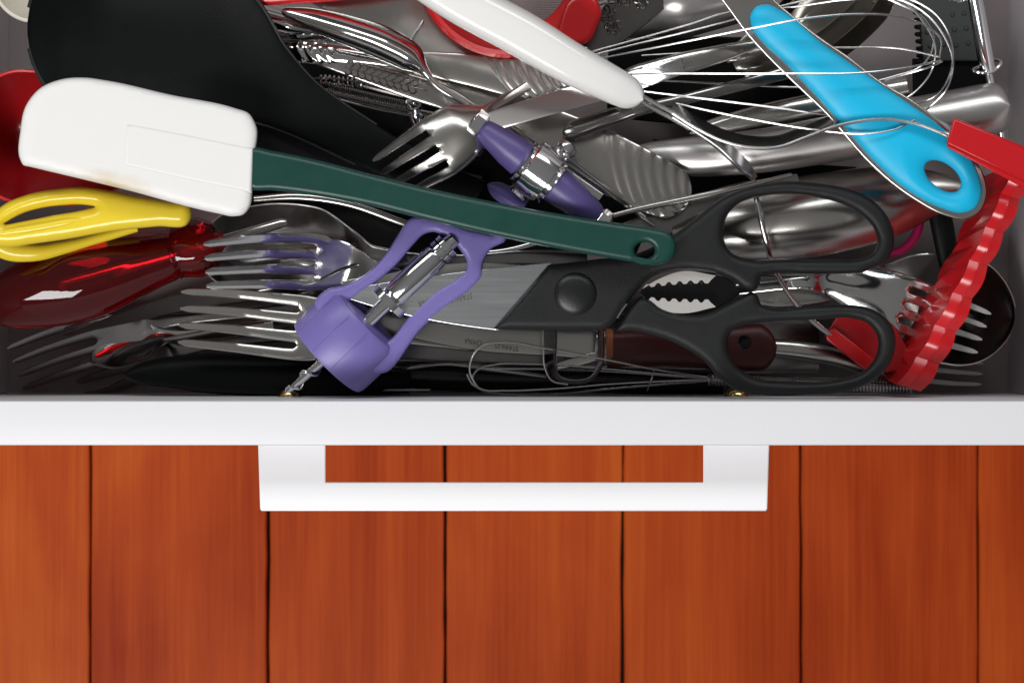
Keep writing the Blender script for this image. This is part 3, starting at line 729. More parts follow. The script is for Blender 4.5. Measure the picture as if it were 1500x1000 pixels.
utensil('red_handle_spoon', 'glossy red plastic spoon handle along the steel blade', 'spoon', 'red', [(340, -6, -26, 12, 6), (400, -10, -26, 18, 6), (470, -14, -27, 18, 6), (560, -24, -28, 16, 6), (640, -40, -29, 14, 6)], nu=40)

# ------------------------------------------------------------------ steel cutlery, top middle
G = 'loose table cutlery'
def ridge(s0, pitch, amp, slope=14, s1=9e9):
    def f(s, v, L):
        if s < s0 + slope * v or s > s1: return 0
        return amp * math.sin(2 * math.pi * (s - slope * v - 10 * v * v) / pitch)
    return f
utensil('steel_turner', 'wide flat satin steel blade with a bright groove', 'turner', 'satin', [(400, -70, -36, 44, 1.6), (520, -15, -37, 47, 1.6), (600, 32, -38, 44, 1.6), (660, 66, -39, 38, 1.6), (720, 100, -40, 30, 1.6)], nu=40, p=8)
wire('blade_groove', [(601, 62, -36.4), (610, 47, -36.2), (620, 31, -36.2)], 2.0, 'chrome', None, 6)  # chrome wire added as the bright line of the blade groove
o = C.objects['blade_groove']; tag(o, 'added chrome wire for the bright pin lying across the satin blade', 'groove_line')
utensil('table_spoon', 'mirror bright spoon lying with its bowl turned over', 'spoon', 'steel', [(412, 16, -29, 6, 1.6, 0), (455, 28, -28, 16, 1.6, -3), (510, 45, -27, 22, 1.6, -6), (560, 63, -27, 25, 1.6, -7.5), (600, 84, -27, 22, 1.6, -6), (622, 105, -27, 8, 2, -1.5), (636, 122, -26, 4, 2.2), (675, 148, -27, 4, 2.2), (720, 178, -29, 5, 2), (800, 232, -33, 6, 2), (880, 290, -36, 8, 2)], G, nu=110, nv=20, p=3, r0=8)
utensil('table_spoon', 'shiny spoon bowl half hidden behind the big black spoon', 'spoon', 'steel', [(300, 5, -40, 10, 1.6, -1), (360, 22, -40, 26, 1.6, -6), (420, 36, -41, 24, 1.6, -7), (470, 46, -42, 12, 1.8, -3), (520, 56, -43, 6, 2), (640, 84, -45, 6, 2)], G, nu=70, nv=16, p=3, r0=30)
utensil('table_spoon', 'steel handle with leaf tip behind the black spoon', 'spoon', 'old_silver', [(405, 50, -43, 10, 2), (450, 56, -43, 11, 2), (500, 62, -44, 8, 2), (600, 86, -46, 6, 2)], G, nu=50, r0=12)
utensil('table_fork', 'steel handle with diagonal ridges at its broad end', 'fork', 'steel', [(418, 72, -40, 10, 2.4), (445, 76, -40, 17, 2.4, -1), (490, 80, -40, 16, 2.4, -1), (550, 88, -40, 13, 2.2, -1), (620, 104, -41, 8, 2), (700, 126, -43, 6, 2)], G, nu=100, r0=18, relief=ridge(14, 15, 0.3, 10, 75))
utensil('table_knife', 'knife handle embossed with fern leaves', 'knife', 'old_silver', [(440, 80, -42, 6, 2.4), (500, 97, -40, 11, 3), (560, 114, -38, 16, 3), (610, 129, -37, 19, 3), (655, 145, -36, 17, 2.8), (700, 165, -36, 10, 2.4), (760, 196, -37, 9, 1.6)], G, nu=80, nv=14, p=5)
utensil('serving_spoon', 'broad steel handle with wavy shell ridges beside the white handle', 'spoon', 'satin', [(600, 88, -34, 12, 2.4), (640, 95, -34, 19, 2.4, -0.4), (700, 104, -33, 25, 2.4, -0.5), (760, 114, -32, 30, 2.4, -0.5), (806, 122, -32, 29, 2.4, -0.4), (830, 126, -32, 22, 2.4)], nu=160, nv=30, p=8, r1=26, relief=ridge(130, 17, 0.17, 26))
utensil('serving_spoon', 'broad satin handle with curved ridges pointing at the scissors', 'spoon', 'satin', [(610, 100, -41, 12, 2.4), (660, 128, -41, 24, 2.4), (740, 172, -40, 37, 2.4, -0.4), (820, 206, -39, 42, 2.4, -0.6), (890, 238, -38, 44, 2.4, -0.6), (950, 268, -38, 43, 2.4, -0.5), (1010, 296, -38, 34, 2.4)], nu=190, nv=32, p=8, r1=30, relief=ridge(315, 20, 0.17, 34))
utensil('table_knife', 'table knife tip mirroring blue and pink under the white handle', 'knife', 'steel', [(713, 180, -20, 13, 1.2, 0, 1.5), (735, 173, -20.5, 15, 1.2, 0, 1.5), (790, 157, -21.5, 16, 1.2, 0, 1.5), (850, 140, -22.5, 17, 1.2, 0, 1.5), (920, 120, -24, 16, 1.4, 0, 1.5), (1000, 97, -28, 12, 2)], G, nu=50, p=14, r0=8)
utensil('table_knife', 'worn silver knife handle with leaf relief crossing the whisk wires', 'knife', 'old_silver', [(905, 116, -36, 8, 3), (940, 108, -35, 15, 3.4), (1000, 93, -35, 16, 3.4), (1060, 78, -36, 13, 3), (1110, 64, -37, 6, 2)], G, nu=60)
utensil('table_fork', 'dark silver handle with striped tip resting on the satin handle', 'fork', 'dark_steel', [(824, 196, -30, 9, 2.4), (845, 189, -30, 14, 2.6, -1), (890, 174, -31, 14, 2.4, -1), (940, 160, -32, 9, 2.2), (1000, 146, -36, 8, 2.2), (1080, 126, -40, 9, 2.2), (1160, 104, -44, 10, 2.2)], G, nu=110, r0=14, relief=lambda s, v, L: 0.35 * math.sin(v * 14) if s < 110 else 0)
utensil('cake_slice', 'dark steel cake slice embossed with a rose', 'server', 'old_dark', [(850, 78, -42, 8, 2), (890, 44, -42, 27, 2.4), (930, 8, -41, 32, 2.4), (1000, -45, -40, 30, 2.4)], nu=40, p=6)

def strokes(name, curves, rpx, m, root):
    mk(name, *join(*[tube_geo(path(c, 14), rpx * PX, 5) for c in curves]), m, root)
def leaves(ax0, ax1, z0, z1, hw, n):
    cs = []; d = np.array(ax1, float) - np.array(ax0, float); ln = np.linalg.norm(d); d /= ln; q = np.array([-d[1], d[0]])
    P = lambda u, v: (*(np.array(ax0) + d * u * ln + q * v), z0 + (z1 - z0) * u)
    cs.append([P(0, 0), P(0.5, 1.5), P(1, 0)])
    for i in range(n):
        u = 0.04 + 0.88 * i / n
        for sg in (1, -1):
            cs.append([P(u, 0), P(u + 0.05, sg * hw * 0.55), P(u + 0.02, sg * hw * 0.95), P(u - 0.03, sg * hw * 0.7)])
    return cs
def rose(cx, cy, z, rr):
    return [[(cx + (rr * k / 30) * math.cos(k * 0.55), cy + (rr * k / 30) * math.sin(k * 0.55), z) for k in range(3, 31)]] + [[(cx + rr * 1.0 * math.cos(a), cy + rr * math.sin(a), z), (cx + rr * 1.5 * math.cos(a + 0.35), cy + rr * 1.5 * math.sin(a + 0.35), z), (cx + rr * 1.1 * math.cos(a + 0.8), cy + rr * 1.1 * math.sin(a + 0.8), z)] for a in np.arange(0, 6.2, 0.9)]
for o_, cs, rr in ((C.objects['table_knife'], leaves((505, 98), (625, 133), -38.0, -34.9, 11, 10), 1.2),):
    strokes('leaf_relief', cs, rr, 'dark_steel', o_)
o_ = [q for q in C.objects if q.name.startswith('table_knife') and 'worn silver' in q.get('label', '')][0]
strokes('leaf_relief', leaves((925, 112), (1015, 90), -33.4, -33.4, 10, 7), 0.8, 'dark_steel', o_)
strokes('rose_relief', rose(884, 14, -39.9, 13) + rose(915, -6, -39.6, 10) + rose(898, 38, -40.3, 8) + rose(940, 2, -39.4, 7), 1.5, 'old_dark', C.objects['cake_slice'])

def fork_top():
    V, F = fork_geo([(563, 264, -27, 38, 1.8, -1), (606, 238, -22, 43, 1.8, -2), (645, 214, -19, 47, 1.8, -3.5), (675, 192, -19, 44, 1.8, -4.5), (700, 174, -21, 26, 2, -3), (722, 158, -25, 9, 2.2, -1), (780, 122, -32, 7, 2.2), (860, 70, -40, 8, 2.2)], 92, 4, gap=(0.32, 0.22))
    return tag(mk('table_fork', V, F, 'satin'), 'fork with curved back up beside the lilac corkscrew grip', 'fork', G)
fork_top()

# ------------------------------------------------------------------ left: spoon and forks
def soup_spoon():
    t = tag(thing('soup_spoon', 'steel spoon with wide hollow bowl under the fork', 'spoon', (420, 360, -55)), group=G)
    V, F = loft([(296, 384, -46, 58, 1.6, 8), (345, 370, -47, 62, 1.6, 12), (400, 361, -47, 62, 1.6, 14), (460, 360, -46, 56, 1.6, 10), (510, 366, -45, 30, 1.8, 3), (545, 374, -43, 14, 2.4, 0), (600, 380, -42, 11, 2.6), (680, 382, -42, 10, 2.6), (760, 378, -43, 12, 2.6), (860, 382, -44, 14, 2.6)], nu=120, nv=22, p=5, r0=70, relief=ridge(258, 11, 0.3, 8, 320)); mk('body', V, F, 'dark_steel', t)
    for sd in (0, 1): rim('rim', sd, 1, 62, 1.3, 'steel', t, 0.4)
soup_spoon()
def forks_left():
    V, F = fork_geo([(300, 388, -27, 36, 1.7, 0.5, -5), (380, 383, -33, 40, 1.7, 1, -5), (455, 384, -43, 42, 1.7, 1.5, -4.8), (510, 390, -45, 32, 1.8, 1, -3), (550, 397, -41, 14, 2.2), (600, 404, -40, 8, 2.2), (700, 402, -41, 9, 2.2), (800, 398, -43, 11, 2.2)], 163, 4, gap=(0.26, 0.17))
    tag(mk('table_fork', V, F, 'steel'), 'fork mirroring lilac, its tines lying in the hollow spoon', 'fork', G)
    V, F = fork_geo([(263, 464, -41, 42, 1.7, 0.2), (340, 469, -43, 46, 1.7, 0.3), (440, 480, -46, 48, 1.8, 0.8), (490, 484, -47, 40, 1.8, 1), (540, 488, -52, 14, 2.2), (600, 496, -68, 8, 2.2), (700, 506, -76, 10, 2.2)], 174, 4, gap=(0.34, 0.20))
    tag(mk('table_fork', V, F, 'satin'), 'fork with straight pale tines beneath the corkscrew bell', 'fork', G)
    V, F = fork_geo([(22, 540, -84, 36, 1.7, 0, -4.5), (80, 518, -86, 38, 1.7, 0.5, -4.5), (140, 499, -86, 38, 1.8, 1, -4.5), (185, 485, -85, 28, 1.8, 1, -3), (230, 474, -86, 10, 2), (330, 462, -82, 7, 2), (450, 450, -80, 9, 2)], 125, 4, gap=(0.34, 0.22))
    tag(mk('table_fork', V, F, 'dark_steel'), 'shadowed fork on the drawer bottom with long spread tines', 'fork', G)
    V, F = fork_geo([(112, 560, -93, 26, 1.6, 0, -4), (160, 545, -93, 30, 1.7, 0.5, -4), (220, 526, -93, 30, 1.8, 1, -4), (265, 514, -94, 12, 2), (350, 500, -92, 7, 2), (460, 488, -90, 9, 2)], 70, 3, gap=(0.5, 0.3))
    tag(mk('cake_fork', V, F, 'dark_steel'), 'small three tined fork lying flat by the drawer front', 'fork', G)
    V, F = loft([(132, 530, -88, 10, 1.6, 0, 1), (165, 514, -84, 27, 1.6, 3, 2.8), (205, 500, -83, 29, 1.6, 4, 2.8), (240, 492, -84, 12, 1.8, 1, 1), (280, 487, -86, 6, 2), (400, 476, -72, 8, 2)], 70, 16, 3, r0=22)
    tag(mk('tea_spoon', V, F, 'steel'), 'small spoon mirroring the red screwdriver', 'spoon', G)
    V, F = loft([(94, 490, -80, 3, 1.4, 0, 1), (160, 471, -78, 8, 1.4, 0, 3), (260, 444, -74, 14, 1.4, 0, 4), (340, 430, -70, 15, 1.6, 0, 4), (460, 420, -66, 12, 2)], 50, 8, 4)
    tag(mk('paring_knife', V, F, 'dark_steel'), 'narrow dull knife blade pointing left below the red screwdriver', 'knife', G)
    V, F = loft([(240, 497, -82, 3, 1.4, 0, 1), (330, 488, -80, 10, 1.4, 0, 2), (430, 470, -78, 14, 1.6, 0, 2)], 30, 8, 4)
    tag(mk('butter_knife', V, F, 'steel'), 'short steel blade showing between the pale fork tines', 'knife', G)
forks_left()
utensil('chef_knife', 'knife with matte black tapered handle along the drawer front', 'knife', 'black', [(182, 549, -60, 12, 12), (240, 545, -60, 22, 15), (320, 547, -60, 30, 17), (420, 552, -60, 30, 17), (500, 556, -62, 24, 15), (600, 560, -66, 16, 10)], nu=50, nv=16, r0=30)

# ------------------------------------------------------------------ spring tongs and knob
def tongs():
    t = thing('spring_tongs', 'dark steel spring tool with coil and ball knob', 'tongs', (540, 140, -55))
    coil('spring', (470, 116, -50), (535, 124, -50), 7, 10, 1.9, 'steel', t)
    coil('long_spring', (482, 130, -54), (600, 158, -54), 9, 36, 1.3, 'dark_wire', t)
    V, F = tube_geo(path([(440, 119, -52), (470, 117, -50), (600, 142, -52), (690, 158, -54)], 20), 4 * PX); mk('rod', V, F, 'dark_steel', t)
    V, F = loft([(470, 134, -60, 6, 3), (540, 152, -59, 7, 3), (640, 172, -58, 7, 3)], 20); mk('rail', V, F, 'satin', t)
    V, F = lathe_geo(W(606, 142, -44), W(614, 196, -46), [(0, 3 * PX), (0.06, 12 * PX), (0.16, 16 * PX), (0.28, 14 * PX), (0.36, 8 * PX), (0.44, 7 * PX), (0.52, 12 * PX), (0.62, 11 * PX), (0.72, 8 * PX), (1, 7 * PX)], 24); mk('knob', V, F, 'chrome', t)
tongs()

# ------------------------------------------------------------------ whisks
def whisk_big():
    t = thing('balloon_whisk', 'large balloon whisk with loops over the blue grip', 'whisk', (1100, 90, -40))
    ws = [
        [(860, 78, -30), (940, 56, -28), (1010, 36, -26), (1070, 17, -24), (1150, 12, -22.5), (1250, -1, -18), (1310, -2, -14), (1352, 18, -11), (1384, 55, -10), (1396, 92, -12), (1388, 128, -20), (1352, 166, -26)],
        [(865, 82, -32), (940, 63, -32), (1010, 46, -30), (1078, 28, -28), (1150, 8, -27), (1250, -12, -22), (1330, -2, -18), (1372, 24, -15), (1394, 66, -13), (1393, 104, -16), (1375, 137, -24), (1325, 158, -30)],
        [(870, 88, -28), (940, 74, -20), (1010, 60, -13), (1100, 42, -8), (1190, 26, -5), (1250, 21, -6), (1310, 24, -10), (1355, 38, -14), (1378, 58, -18), (1376, 85, -22)],
        [(880, 110, -26), (970, 108, -18), (1060, 108, -12), (1160, 108, -8), (1260, 107, -8), (1330, 99, -12), (1378, 89, -18)],
        [(900, 116, -40), (980, 119, -42), (1080, 124, -44), (1160, 128, -45), (1240, 126, -44), (1310, 112, -42), (1352, 95, -40), (1368, 60, -36), (1352, 26, -30), (1320, 8, -28), (1285, -8, -28)],
        [(930, 132, -30), (1000, 141, -28), (1090, 152, -26), (1160, 161, -26), (1215, 168, -26), (1280, 160, -30), (1340, 135, -34), (1366, 100, -34), (1370, 70, -30), (1352, 32, -26), (1325, 2, -24)],
        [(990, 152, -23), (1080, 171, -21), (1170, 187, -18), (1215, 193, -15.5), (1270, 196, -13), (1310, 190, -12.5), (1340, 176, -14)],
        [(940, 82, -48), (1040, 76, -48), (1150, 72, -48), (1240, 70, -46), (1320, 72, -42), (1376, 84, -36)],
        [(1296, 119, -32), (1330, 108, -28), (1362, 98, -24), (1380, 90, -18)],
    ]
    for p in ws: wire('loop_wire', p, 1.6, 'wire', t, 80)
    coil('wire_collar', (855, 92, -30), (885, 94, -30), 12, 8, 2.0, 'wire', t)
whisk_big()
def whisk_small():
    t = thing('small_whisk', 'small coil handled whisk along the drawer front', 'whisk', (860, 550, -60))
    for p in ([(697, 564, -52), (688, 545, -50), (692, 522, -48), (706, 506, -47), (732, 501, -47), (800, 510, -49), (880, 525, -52), (960, 541, -55), (1042, 553, -57)],
              [(700, 566, -58), (692, 552, -58), (700, 541, -57), (724, 534, -56), (770, 533, -56), (860, 538, -57), (950, 546, -58), (1042, 554, -58)],
              [(684, 548, -54), (690, 560, -55), (706, 570, -56), (740, 572, -57), (800, 570, -58), (900, 562, -58), (980, 558, -58), (1042, 556, -58)],
              [(690, 562, -60), (710, 573, -61), (740, 577, -62), (810, 577, -62), (900, 569, -61), (980, 562, -60), (1042, 557, -59)],
              [(712, 540, -60), (780, 540, -60), (880, 543, -60), (1042, 555, -59)]):
        wire('loop_wire', p, 1.6, 'wire', t, 60)
    wire('cross_tie', [(958, 543, -53), (955, 553, -52), (948, 572, -56)], 1.1, 'wire', t, 12)
    coil('handle_coil', (1037, 555, -58), (1336, 568, -58), 9.5, 62, 2.0, 'dark_wire', t)
    V, F = lathe_geo(W(1037, 555, -58), W(1336, 568, -58), [(0, 7.5 * PX), (1, 7.5 * PX)], 12); mk('core', V, F, 'dark_steel', t)
whisk_small()

# ------------------------------------------------------------------ right hand steelware
utensil('ice_cream_scoop', 'thick brushed steel handle with rounded end under the blue grip', 'scoop', 'scoop', [(915, 222, -48, 5, 3), (960, 228, -48, 22, 10), (1020, 229, -47, 30, 16), (1100, 223, -46, 32, 20), (1200, 207, -45, 34, 22), (1300, 188, -44, 37, 23), (1400, 170, -43, 39, 24), (1450, 160, -43, 38, 24), (1480, 154, -43, 34, 22)], nu=80, nv=24, p=2.3, r1=18)
utensil('serving_ladle', 'large mirror steel spoon bowl seen through the scissor loop', 'ladle', 'satin', [(985, 342, -50, 10, 4), (1040, 336, -50, 38, 3, -3), (1110, 328, -49, 54, 2.4, -7), (1190, 316, -48, 60, 2.2, -9), (1280, 300, -48, 56, 2.2, -8), (1360, 284, -49, 36, 2.2, -4), (1420, 276, -50, 10, 2.2, -1)], nu=90, nv=28, p=3, r1=20)
def wire_handle():
    t = thing('wire_spreader', 'red plastic spreader head on bent chrome wire', 'spreader', (1220, 460, -50))
    wire('chrome_wire', [(1102, 262, -30), (1110, 300, -29), (1120, 345, -30), (1128, 376, -33), (1140, 404, -37), (1164, 442, -42), (1195, 474, -46), (1225, 496, -48)], 4.2, 'chrome', t, 60, 10)
    plate('head', [(1208, 492, 1), (1226, 462, 1), (1300, 470), (1345, 545, 1), (1276, 545, 1)], -52, 5, 4, 'red_deep', t)
    plate('head_edge', [(1209, 485, 1), (1222, 480, 1), (1284, 528, 1), (1272, 546, 1), (1211, 498, 1)], -48.5, 4, 3, 'red', t)
wire_handle()
def basting_spoon():
    t = tag(thing('basting_spoon', 'deep dark steel spoon bowl mirroring the red press', 'spoon', (1390, 450, -75)), group=G)
    V, F = loft([(1486, 470, -62, 70, 1.8, 10), (1440, 462, -63, 78, 1.8, 20), (1390, 452, -64, 80, 1.8, 24), (1330, 440, -64, 68, 1.8, 14), (1270, 428, -64, 34, 2, 3), (1220, 420, -63, 14, 2.6), (1120, 414, -62, 11, 3), (1000, 410, -62, 13, 3)], nu=90, nv=24, p=6, r0=80); mk('body', V, F, 'dark_steel', t)
    for sd in (0, 1): rim('rim', sd, 1, 52, 1.4, 'steel', t, 0.4)
basting_spoon()
def forks_right():
    V, F = fork_geo([(1442, 488, -56, 34, 1.8, 0), (1390, 470, -54, 38, 1.8, 0.3), (1320, 444, -53, 42, 1.8, -1.2), (1262, 424, -56, 38, 1.8, -2.2), (1215, 414, -58, 20, 2, -1), (1180, 414, -54, 9, 2.4), (1120, 420, -58, 8, 2.4), (1020, 432, -64, 9, 2.4)], 125, 4, gap=(0.34, 0.22))
    tag(mk('serving_fork', V, F, 'steel'), 'polished fork with its tines reaching into the deep spoon bowl', 'fork', G)
    V, F = fork_geo([(1440, 540, -84, 26, 1.7, 0), (1390, 535, -86, 30, 1.7, 0.5), (1330, 528, -86, 31, 1.8, 1), (1270, 520, -84, 20, 1.8), (1220, 514, -82, 10, 2.4), (1150, 508, -78, 9, 2.6), (1050, 500, -76, 10, 2.6)], 105, 4, gap=(0.34, 0.22))
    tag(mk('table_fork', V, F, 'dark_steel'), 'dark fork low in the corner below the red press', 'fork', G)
forks_right()
utensil('spoon_handle', 'round steel spoon handle inside the lower scissor loop', 'spoon', 'satin', [(1120, 508, -66, 12, 5), (1180, 514, -66, 14, 6), (1240, 528, -67, 12, 5), (1290, 552, -70, 8, 3)], G, nu=30)
def red_knife():
    t = thing('carving_knife', 'knife with maroon handle and grey marked blade under the scissors', 'knife', (900, 505, -60))
    V, F = loft([(888, 512, -62, 27, 11), (930, 510, -62, 27, 12), (990, 512, -63, 24, 12), (1060, 510, -64, 31, 12), (1110, 509, -64, 35, 12), (1138, 508, -64, 30, 11)], 50, 16, 3.5, r1=26); mk('handle', V, F, 'maroon', t)
    V, F = lathe_geo(W(1090, 501, -58.5), W(1090, 501, -57.7), [(0, 12 * PX), (0.8, 11 * PX), (1, 9 * PX)], 20); mk('hanging_hole_dark', V, F, 'black_gloss', t)  # black disc laid on for the dark inside the hole
    V, F = loft([(872, 507, -62, 23, 7), (882, 508, -62, 25, 9), (891, 509, -62, 26, 10)], 10, 10, 3); mk('bolster', V, F, 'brushed', t)
    V, F = loft([(888, 509, -62, 27.5, 11.5), (893, 509, -62, 27.5, 11.8), (898, 509, -62, 27, 11.6)], 8, 12, 3); mk('ferrule', V, F, 'rust', t)
    V, F = loft([(876, 506, -60, 21, 2), (800, 500, -58, 21, 2), (720, 495, -57, 21, 2), (640, 485, -56, 18, 1.8), (560, 472, -55, 10, 1.6), (500, 462, -55, 3, 1.4)], 60, 10, 8); mk('blade', V, F, 'satin', t)
    lettering('lettering', 'STAINLESS', 740, 508, 10, math.radians(173), -56.1, 'ink', t, 0.8)
    lettering('lettering', 'CHINA', 693, 500.5, 11, math.radians(172), -55.6, 'ink', t, 0.75)
red_knife()
def peeler():
    t = thing('peeler', 'steel peeler with bent metal frame below the scissors', 'peeler', (840, 530, -60))
    pts = [(806, 470, -52), (806, 510, -52), (808, 538, -53), (818, 553, -54), (842, 559, -54), (866, 554, -54), (878, 538, -54), (880, 510, -54), (880, 476, -54)]
    V, F = loft([(x, y, z, (11, 10, 8, 4, 3.5, 3.5, 4, 5, 5)[i], 1.4, 0, -5 if i < 3 else -1) for i, (x, y, z) in enumerate(pts)], 50, 8, 4); mk('frame', V, F, 'dark_steel', t)
    wire('frame_edge', [(x - 10, y + (4 if i > 2 else 0), z + 1) for i, (x, y, z) in enumerate(pts[:5])], 1.4, 'wire', t, 30)
    V, F = loft([(816, 536, -58, 5, 1.2), (850, 528, -58, 7, 1.2), (880, 520, -58, 6, 1.2)], 20, 6, 4); mk('swivel_blade', V, F, 'satin', t)
peeler()
utensil('long_knife', 'long narrow knife on edge above the scissor loop', 'knife', 'satin', [(862, 326, -34, 3, 3), (920, 310, -33, 4, 3.4), (1000, 293, -31, 4.5, 3.4), (1080, 276, -29, 4.5, 3.4), (1160, 256, -28, 3, 2.4)], G, nu=40, p=4)
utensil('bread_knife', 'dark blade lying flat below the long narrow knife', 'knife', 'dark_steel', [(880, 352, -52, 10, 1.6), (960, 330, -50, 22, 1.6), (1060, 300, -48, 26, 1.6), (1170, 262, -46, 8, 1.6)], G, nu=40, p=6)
for pts, lab in (([(735, 178, -34), (800, 222, -35), (860, 262, -36), (958, 330, -38)], 'thin steel skewer running beneath the violet grip'),
                 ([(832, 232, -32), (880, 268, -34), (945, 318, -37)], 'short bright skewer beside the ridged satin handle')):
    o = wire('skewer', pts, 3.0, 'steel', None, 20); tag(o, lab, 'skewer', 'thin skewers')
utensil('pastry_knife', 'pale flat knife blade behind the corkscrew shaft', 'knife', 'satin', [(480, 440, -54, 12, 1.6), (560, 424, -53, 17, 1.6), (660, 402, -52, 13, 1.6), (770, 390, -51, 10, 1.6)], G, nu=30, p=8)
utensil('thin_spoon', 'curved steel edge of a spoon handle under the green handle', 'spoon', 'steel', [(690, 372, -46, 4, 2), (740, 367, -44, 4, 2), (790, 354, -42, 4, 2), (850, 335, -42, 5, 2)], G, nu=30)

# ------------------------------------------------------------------ top right: grater, chrome tube, nested spoons
def grater():
    t = thing('grater', 'dark grey grater with raised dots behind the whisk', 'grater', (1390, 50, -70))
    plate('panel', [(1342, -30, 1), (1425, -30, 1), (1444, 90, 1), (1350, 90, 1)], -66, 3, 4, 'grater_grey', t)
    plate('base', [(1336, 86, 1), (1446, 86, 1), (1452, 190, 1), (1338, 190, 1)], -70, 6, 4, 'black', t)
    for x, y in ((1395, 22), (1398, 44), (1415, 42), (1382, 66), (1400, 67), (1418, 64), (1378, 44), (1412, 20), (1358, 48), (1362, 68)):
        V, F = lathe_geo(W(x, y, -64.6), W(x, y, -63.6), [(0, 4.5 * PX), (0.5, 3.6 * PX), (1, 1 * PX)], 10); mk('raised_dot', V, F, 'grater_grey', t)
    for i in range(9):
        y = 8 + i * 10.5
        V, F = lathe_geo(W(1337 + i * 0.8, y, -64), W(1346 + i * 0.8, y + 1, -63), [(0, 2.4 * PX), (0.4, 4 * PX), (1, 4.2 * PX)], 8); mk('tooth', V, F, 'black', t)
M['grater_grey'] = mat('dark_grey_metal', (0.05, 0.053, 0.053), 0.4, 0.3, bump=0.1)
grater()
def chrome_tube():
    t = thing('chrome_tube_tool', 'chrome tube handle with a wire ring near the drawer side', 'tube tool', (1440, 60, -60))
    V, F = lathe_geo(W(1420, -40, -38), W(1448, 108, -48), [(0, 12.5 * PX), (0.97, 12.5 * PX), (1, 10 * PX)], 24); mk('tube', V, F, 'chrome', t)
    V, F = lathe_geo(W(1447, 106, -48), W(1478, 250, -58), [(0, 7 * PX), (1, 7 * PX)], 16); mk('shaft', V, F, 'chrome', t)
    wire('ring', [(1425, 103, -47), (1440, 107, -45), (1458, 102, -46), (1466, 91, -48), (1458, 88, -52), (1440, 96, -53)], 2.6, 'chrome', t, 40, 8, True)
    wire('ring', [(1385, -8, -42), (1394, 0, -40), (1406, 2, -40), (1416, -2, -42), (1406, -12, -44)], 2.6, 'chrome', t, 30, 8, True)
chrome_tube()
for i, (dx, dy, hw, z, lab) in enumerate(((0, 0, 52, -52, 'outermost of the nested steel measuring spoons'), (-14, -12, 44, -49, 'middle of the nested steel measuring spoons'), (-28, -24, 36, -46, 'innermost of the nested steel measuring spoons'))):
    utensil('measuring_spoon', lab + ' beyond the blue grip', 'measuring spoon', 'satin', [(1090 + dx, 110 + dy, z, 8, 3), (1150 + dx, 78 + dy, z, hw * 0.6, 2, 8), (1210 + dx, 40 + dy, z, hw, 1.8, 16), (1260 + dx, -2 + dy, z, hw * 0.95, 1.8, 16), (1300 + dx, -50 + dy, z, hw * 0.5, 1.8, 6)], 'nested measuring spoons', nu=50, nv=18, p=5)
utensil('soup_ladle', 'smooth grey ladle bowl beside the blue gripped server', 'ladle', 'scoop', [(880, 52, -56, 10, 3), (930, 28, -54, 30, 2, -6), (1000, -2, -52, 58, 2, -14), (1070, -24, -52, 60, 2, -14), (1130, -40, -54, 20, 2, -2)], nu=50, nv=20, p=3)

# ------------------------------------------------------------------ low utensils, and dark slabs added to blacken the gaps between them
utensil('dark_filler_whisk', 'added black nylon slab darkening the gap deep under the whisk', 'turner', 'black', [(890, 116, -78, 56, 3), (1000, 118, -78, 64, 3), (1120, 122, -78, 66, 3), (1225, 128, -78, 62, 3)], nu=20, p=8)  # added slab that blackens the gap below the whisk wires
utensil('dark_filler_spoon', 'black nylon strip added to darken the gap between the big spoon and green handle', 'gap filler', 'black_gloss', [(330, 165, -58, 40, 8), (400, 205, -60, 44, 8), (480, 240, -62, 40, 8), (600, 268, -66, 36, 8), (700, 290, -70, 34, 8)], nu=30, r0=30)  # strip added to keep the gap beside the spoon dark
utensil('dark_filler_grip', 'added black slab darkening the gap under the violet corkscrew grip', 'server', 'black', [(590, 195, -76, 60, 3), (700, 235, -76, 66, 3), (830, 280, -76, 66, 3), (950, 330, -76, 55, 3)], nu=20, p=8)  # dark sheet put under the corkscrew grip in place of shade
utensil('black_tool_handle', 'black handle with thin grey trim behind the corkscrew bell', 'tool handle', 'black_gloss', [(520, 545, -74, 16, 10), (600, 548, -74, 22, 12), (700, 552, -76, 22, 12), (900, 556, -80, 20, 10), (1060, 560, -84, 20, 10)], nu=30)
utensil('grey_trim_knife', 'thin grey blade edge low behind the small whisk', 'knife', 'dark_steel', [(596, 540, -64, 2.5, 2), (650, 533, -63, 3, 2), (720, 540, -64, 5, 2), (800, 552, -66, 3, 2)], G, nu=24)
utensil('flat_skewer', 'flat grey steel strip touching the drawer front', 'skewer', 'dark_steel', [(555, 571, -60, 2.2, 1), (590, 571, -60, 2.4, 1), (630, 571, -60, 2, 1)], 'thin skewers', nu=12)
utensil('black_spatula_handle', 'black handle standing behind the tip of the blue grip', 'spatula handle', 'black', [(1372, 292, -60, 16, 8), (1380, 330, -60, 17, 8), (1390, 385, -62, 15, 8), (1402, 440, -70, 13, 8)], nu=24)
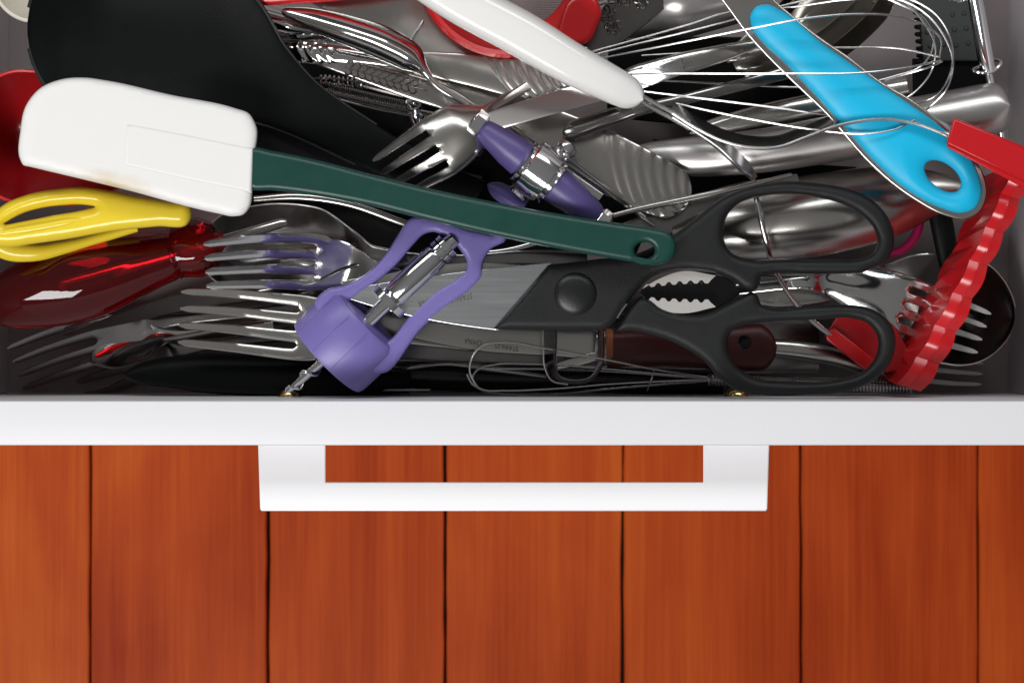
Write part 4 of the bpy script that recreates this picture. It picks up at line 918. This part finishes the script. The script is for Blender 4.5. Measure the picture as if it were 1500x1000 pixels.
o = wire('magenta_ring', [(1296, 372, -62), (1320, 366, -62), (1338, 350, -62), (1346, 330, -62), (1342, 300, -62)], 8, 'magenta', None, 30, 10); tag(o, 'magenta plastic loop on the drawer bottom by the mirror bowl', 'loop handle')
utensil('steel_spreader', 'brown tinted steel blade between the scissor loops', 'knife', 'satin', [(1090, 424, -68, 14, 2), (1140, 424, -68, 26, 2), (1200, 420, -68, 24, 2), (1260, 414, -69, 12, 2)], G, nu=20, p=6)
utensil('dark_filler_knives', 'added dark plate standing in for shade between spoon and maroon handle', 'filler_plate', 'dark_steel', [(480, 500, -84, 40, 2), (640, 500, -84, 48, 2), (800, 505, -84, 48, 2), (1000, 505, -86, 44, 2), (1200, 505, -90, 40, 2)], nu=20, p=8)  # dark sheet added below the knives as the depth of the pile
utensil('dark_filler_bowl', 'added black sheet standing in for shade below the mirror bowl', 'turner', 'black', [(940, 250, -82, 50, 3), (1050, 290, -82, 62, 3), (1180, 300, -84, 60, 3), (1260, 290, -86, 46, 3)], nu=20, p=8)  # added sheet hiding the drawer bottom, so these holes stay dark
utensil('dark_filler_soup', 'dark scraper added to blacken the gap behind the soup spoon and the green handle', 'filler', 'black_gloss', [(330, 300, -78, 20, 3), (420, 330, -76, 60, 3), (560, 345, -76, 64, 3), (700, 350, -78, 60, 3), (860, 360, -80, 40, 3)], nu=20, p=6)  # added so the gaps behind the soup spoon go black
utensil('dark_filler_tongs', 'added black slab standing in for shade under the spring tongs', 'server', 'black', [(390, 70, -82, 40, 3), (470, 120, -82, 62, 3), (600, 160, -82, 64, 3), (720, 190, -82, 50, 3)], nu=20, p=8)  # black plate added to darken the gap under the tongs
utensil('steel_handle_knife', 'slim steel handle lying behind the thick brushed handle', 'knife', 'satin', [(1010, 196, -58, 10, 6), (1060, 184, -57, 16, 8), (1130, 168, -57, 19, 9), (1240, 146, -58, 19, 9), (1330, 128, -60, 16, 8)], G, nu=40, p=2.4, r0=12)
utensil('ice_pick', 'slim dark steel rod under the green handle', 'ice pick', 'satin', [(372, 292, -48, 5, 3), (430, 288, -49, 6, 3), (500, 296, -50, 6, 3), (600, 330, -52, 6, 3)], nu=20)
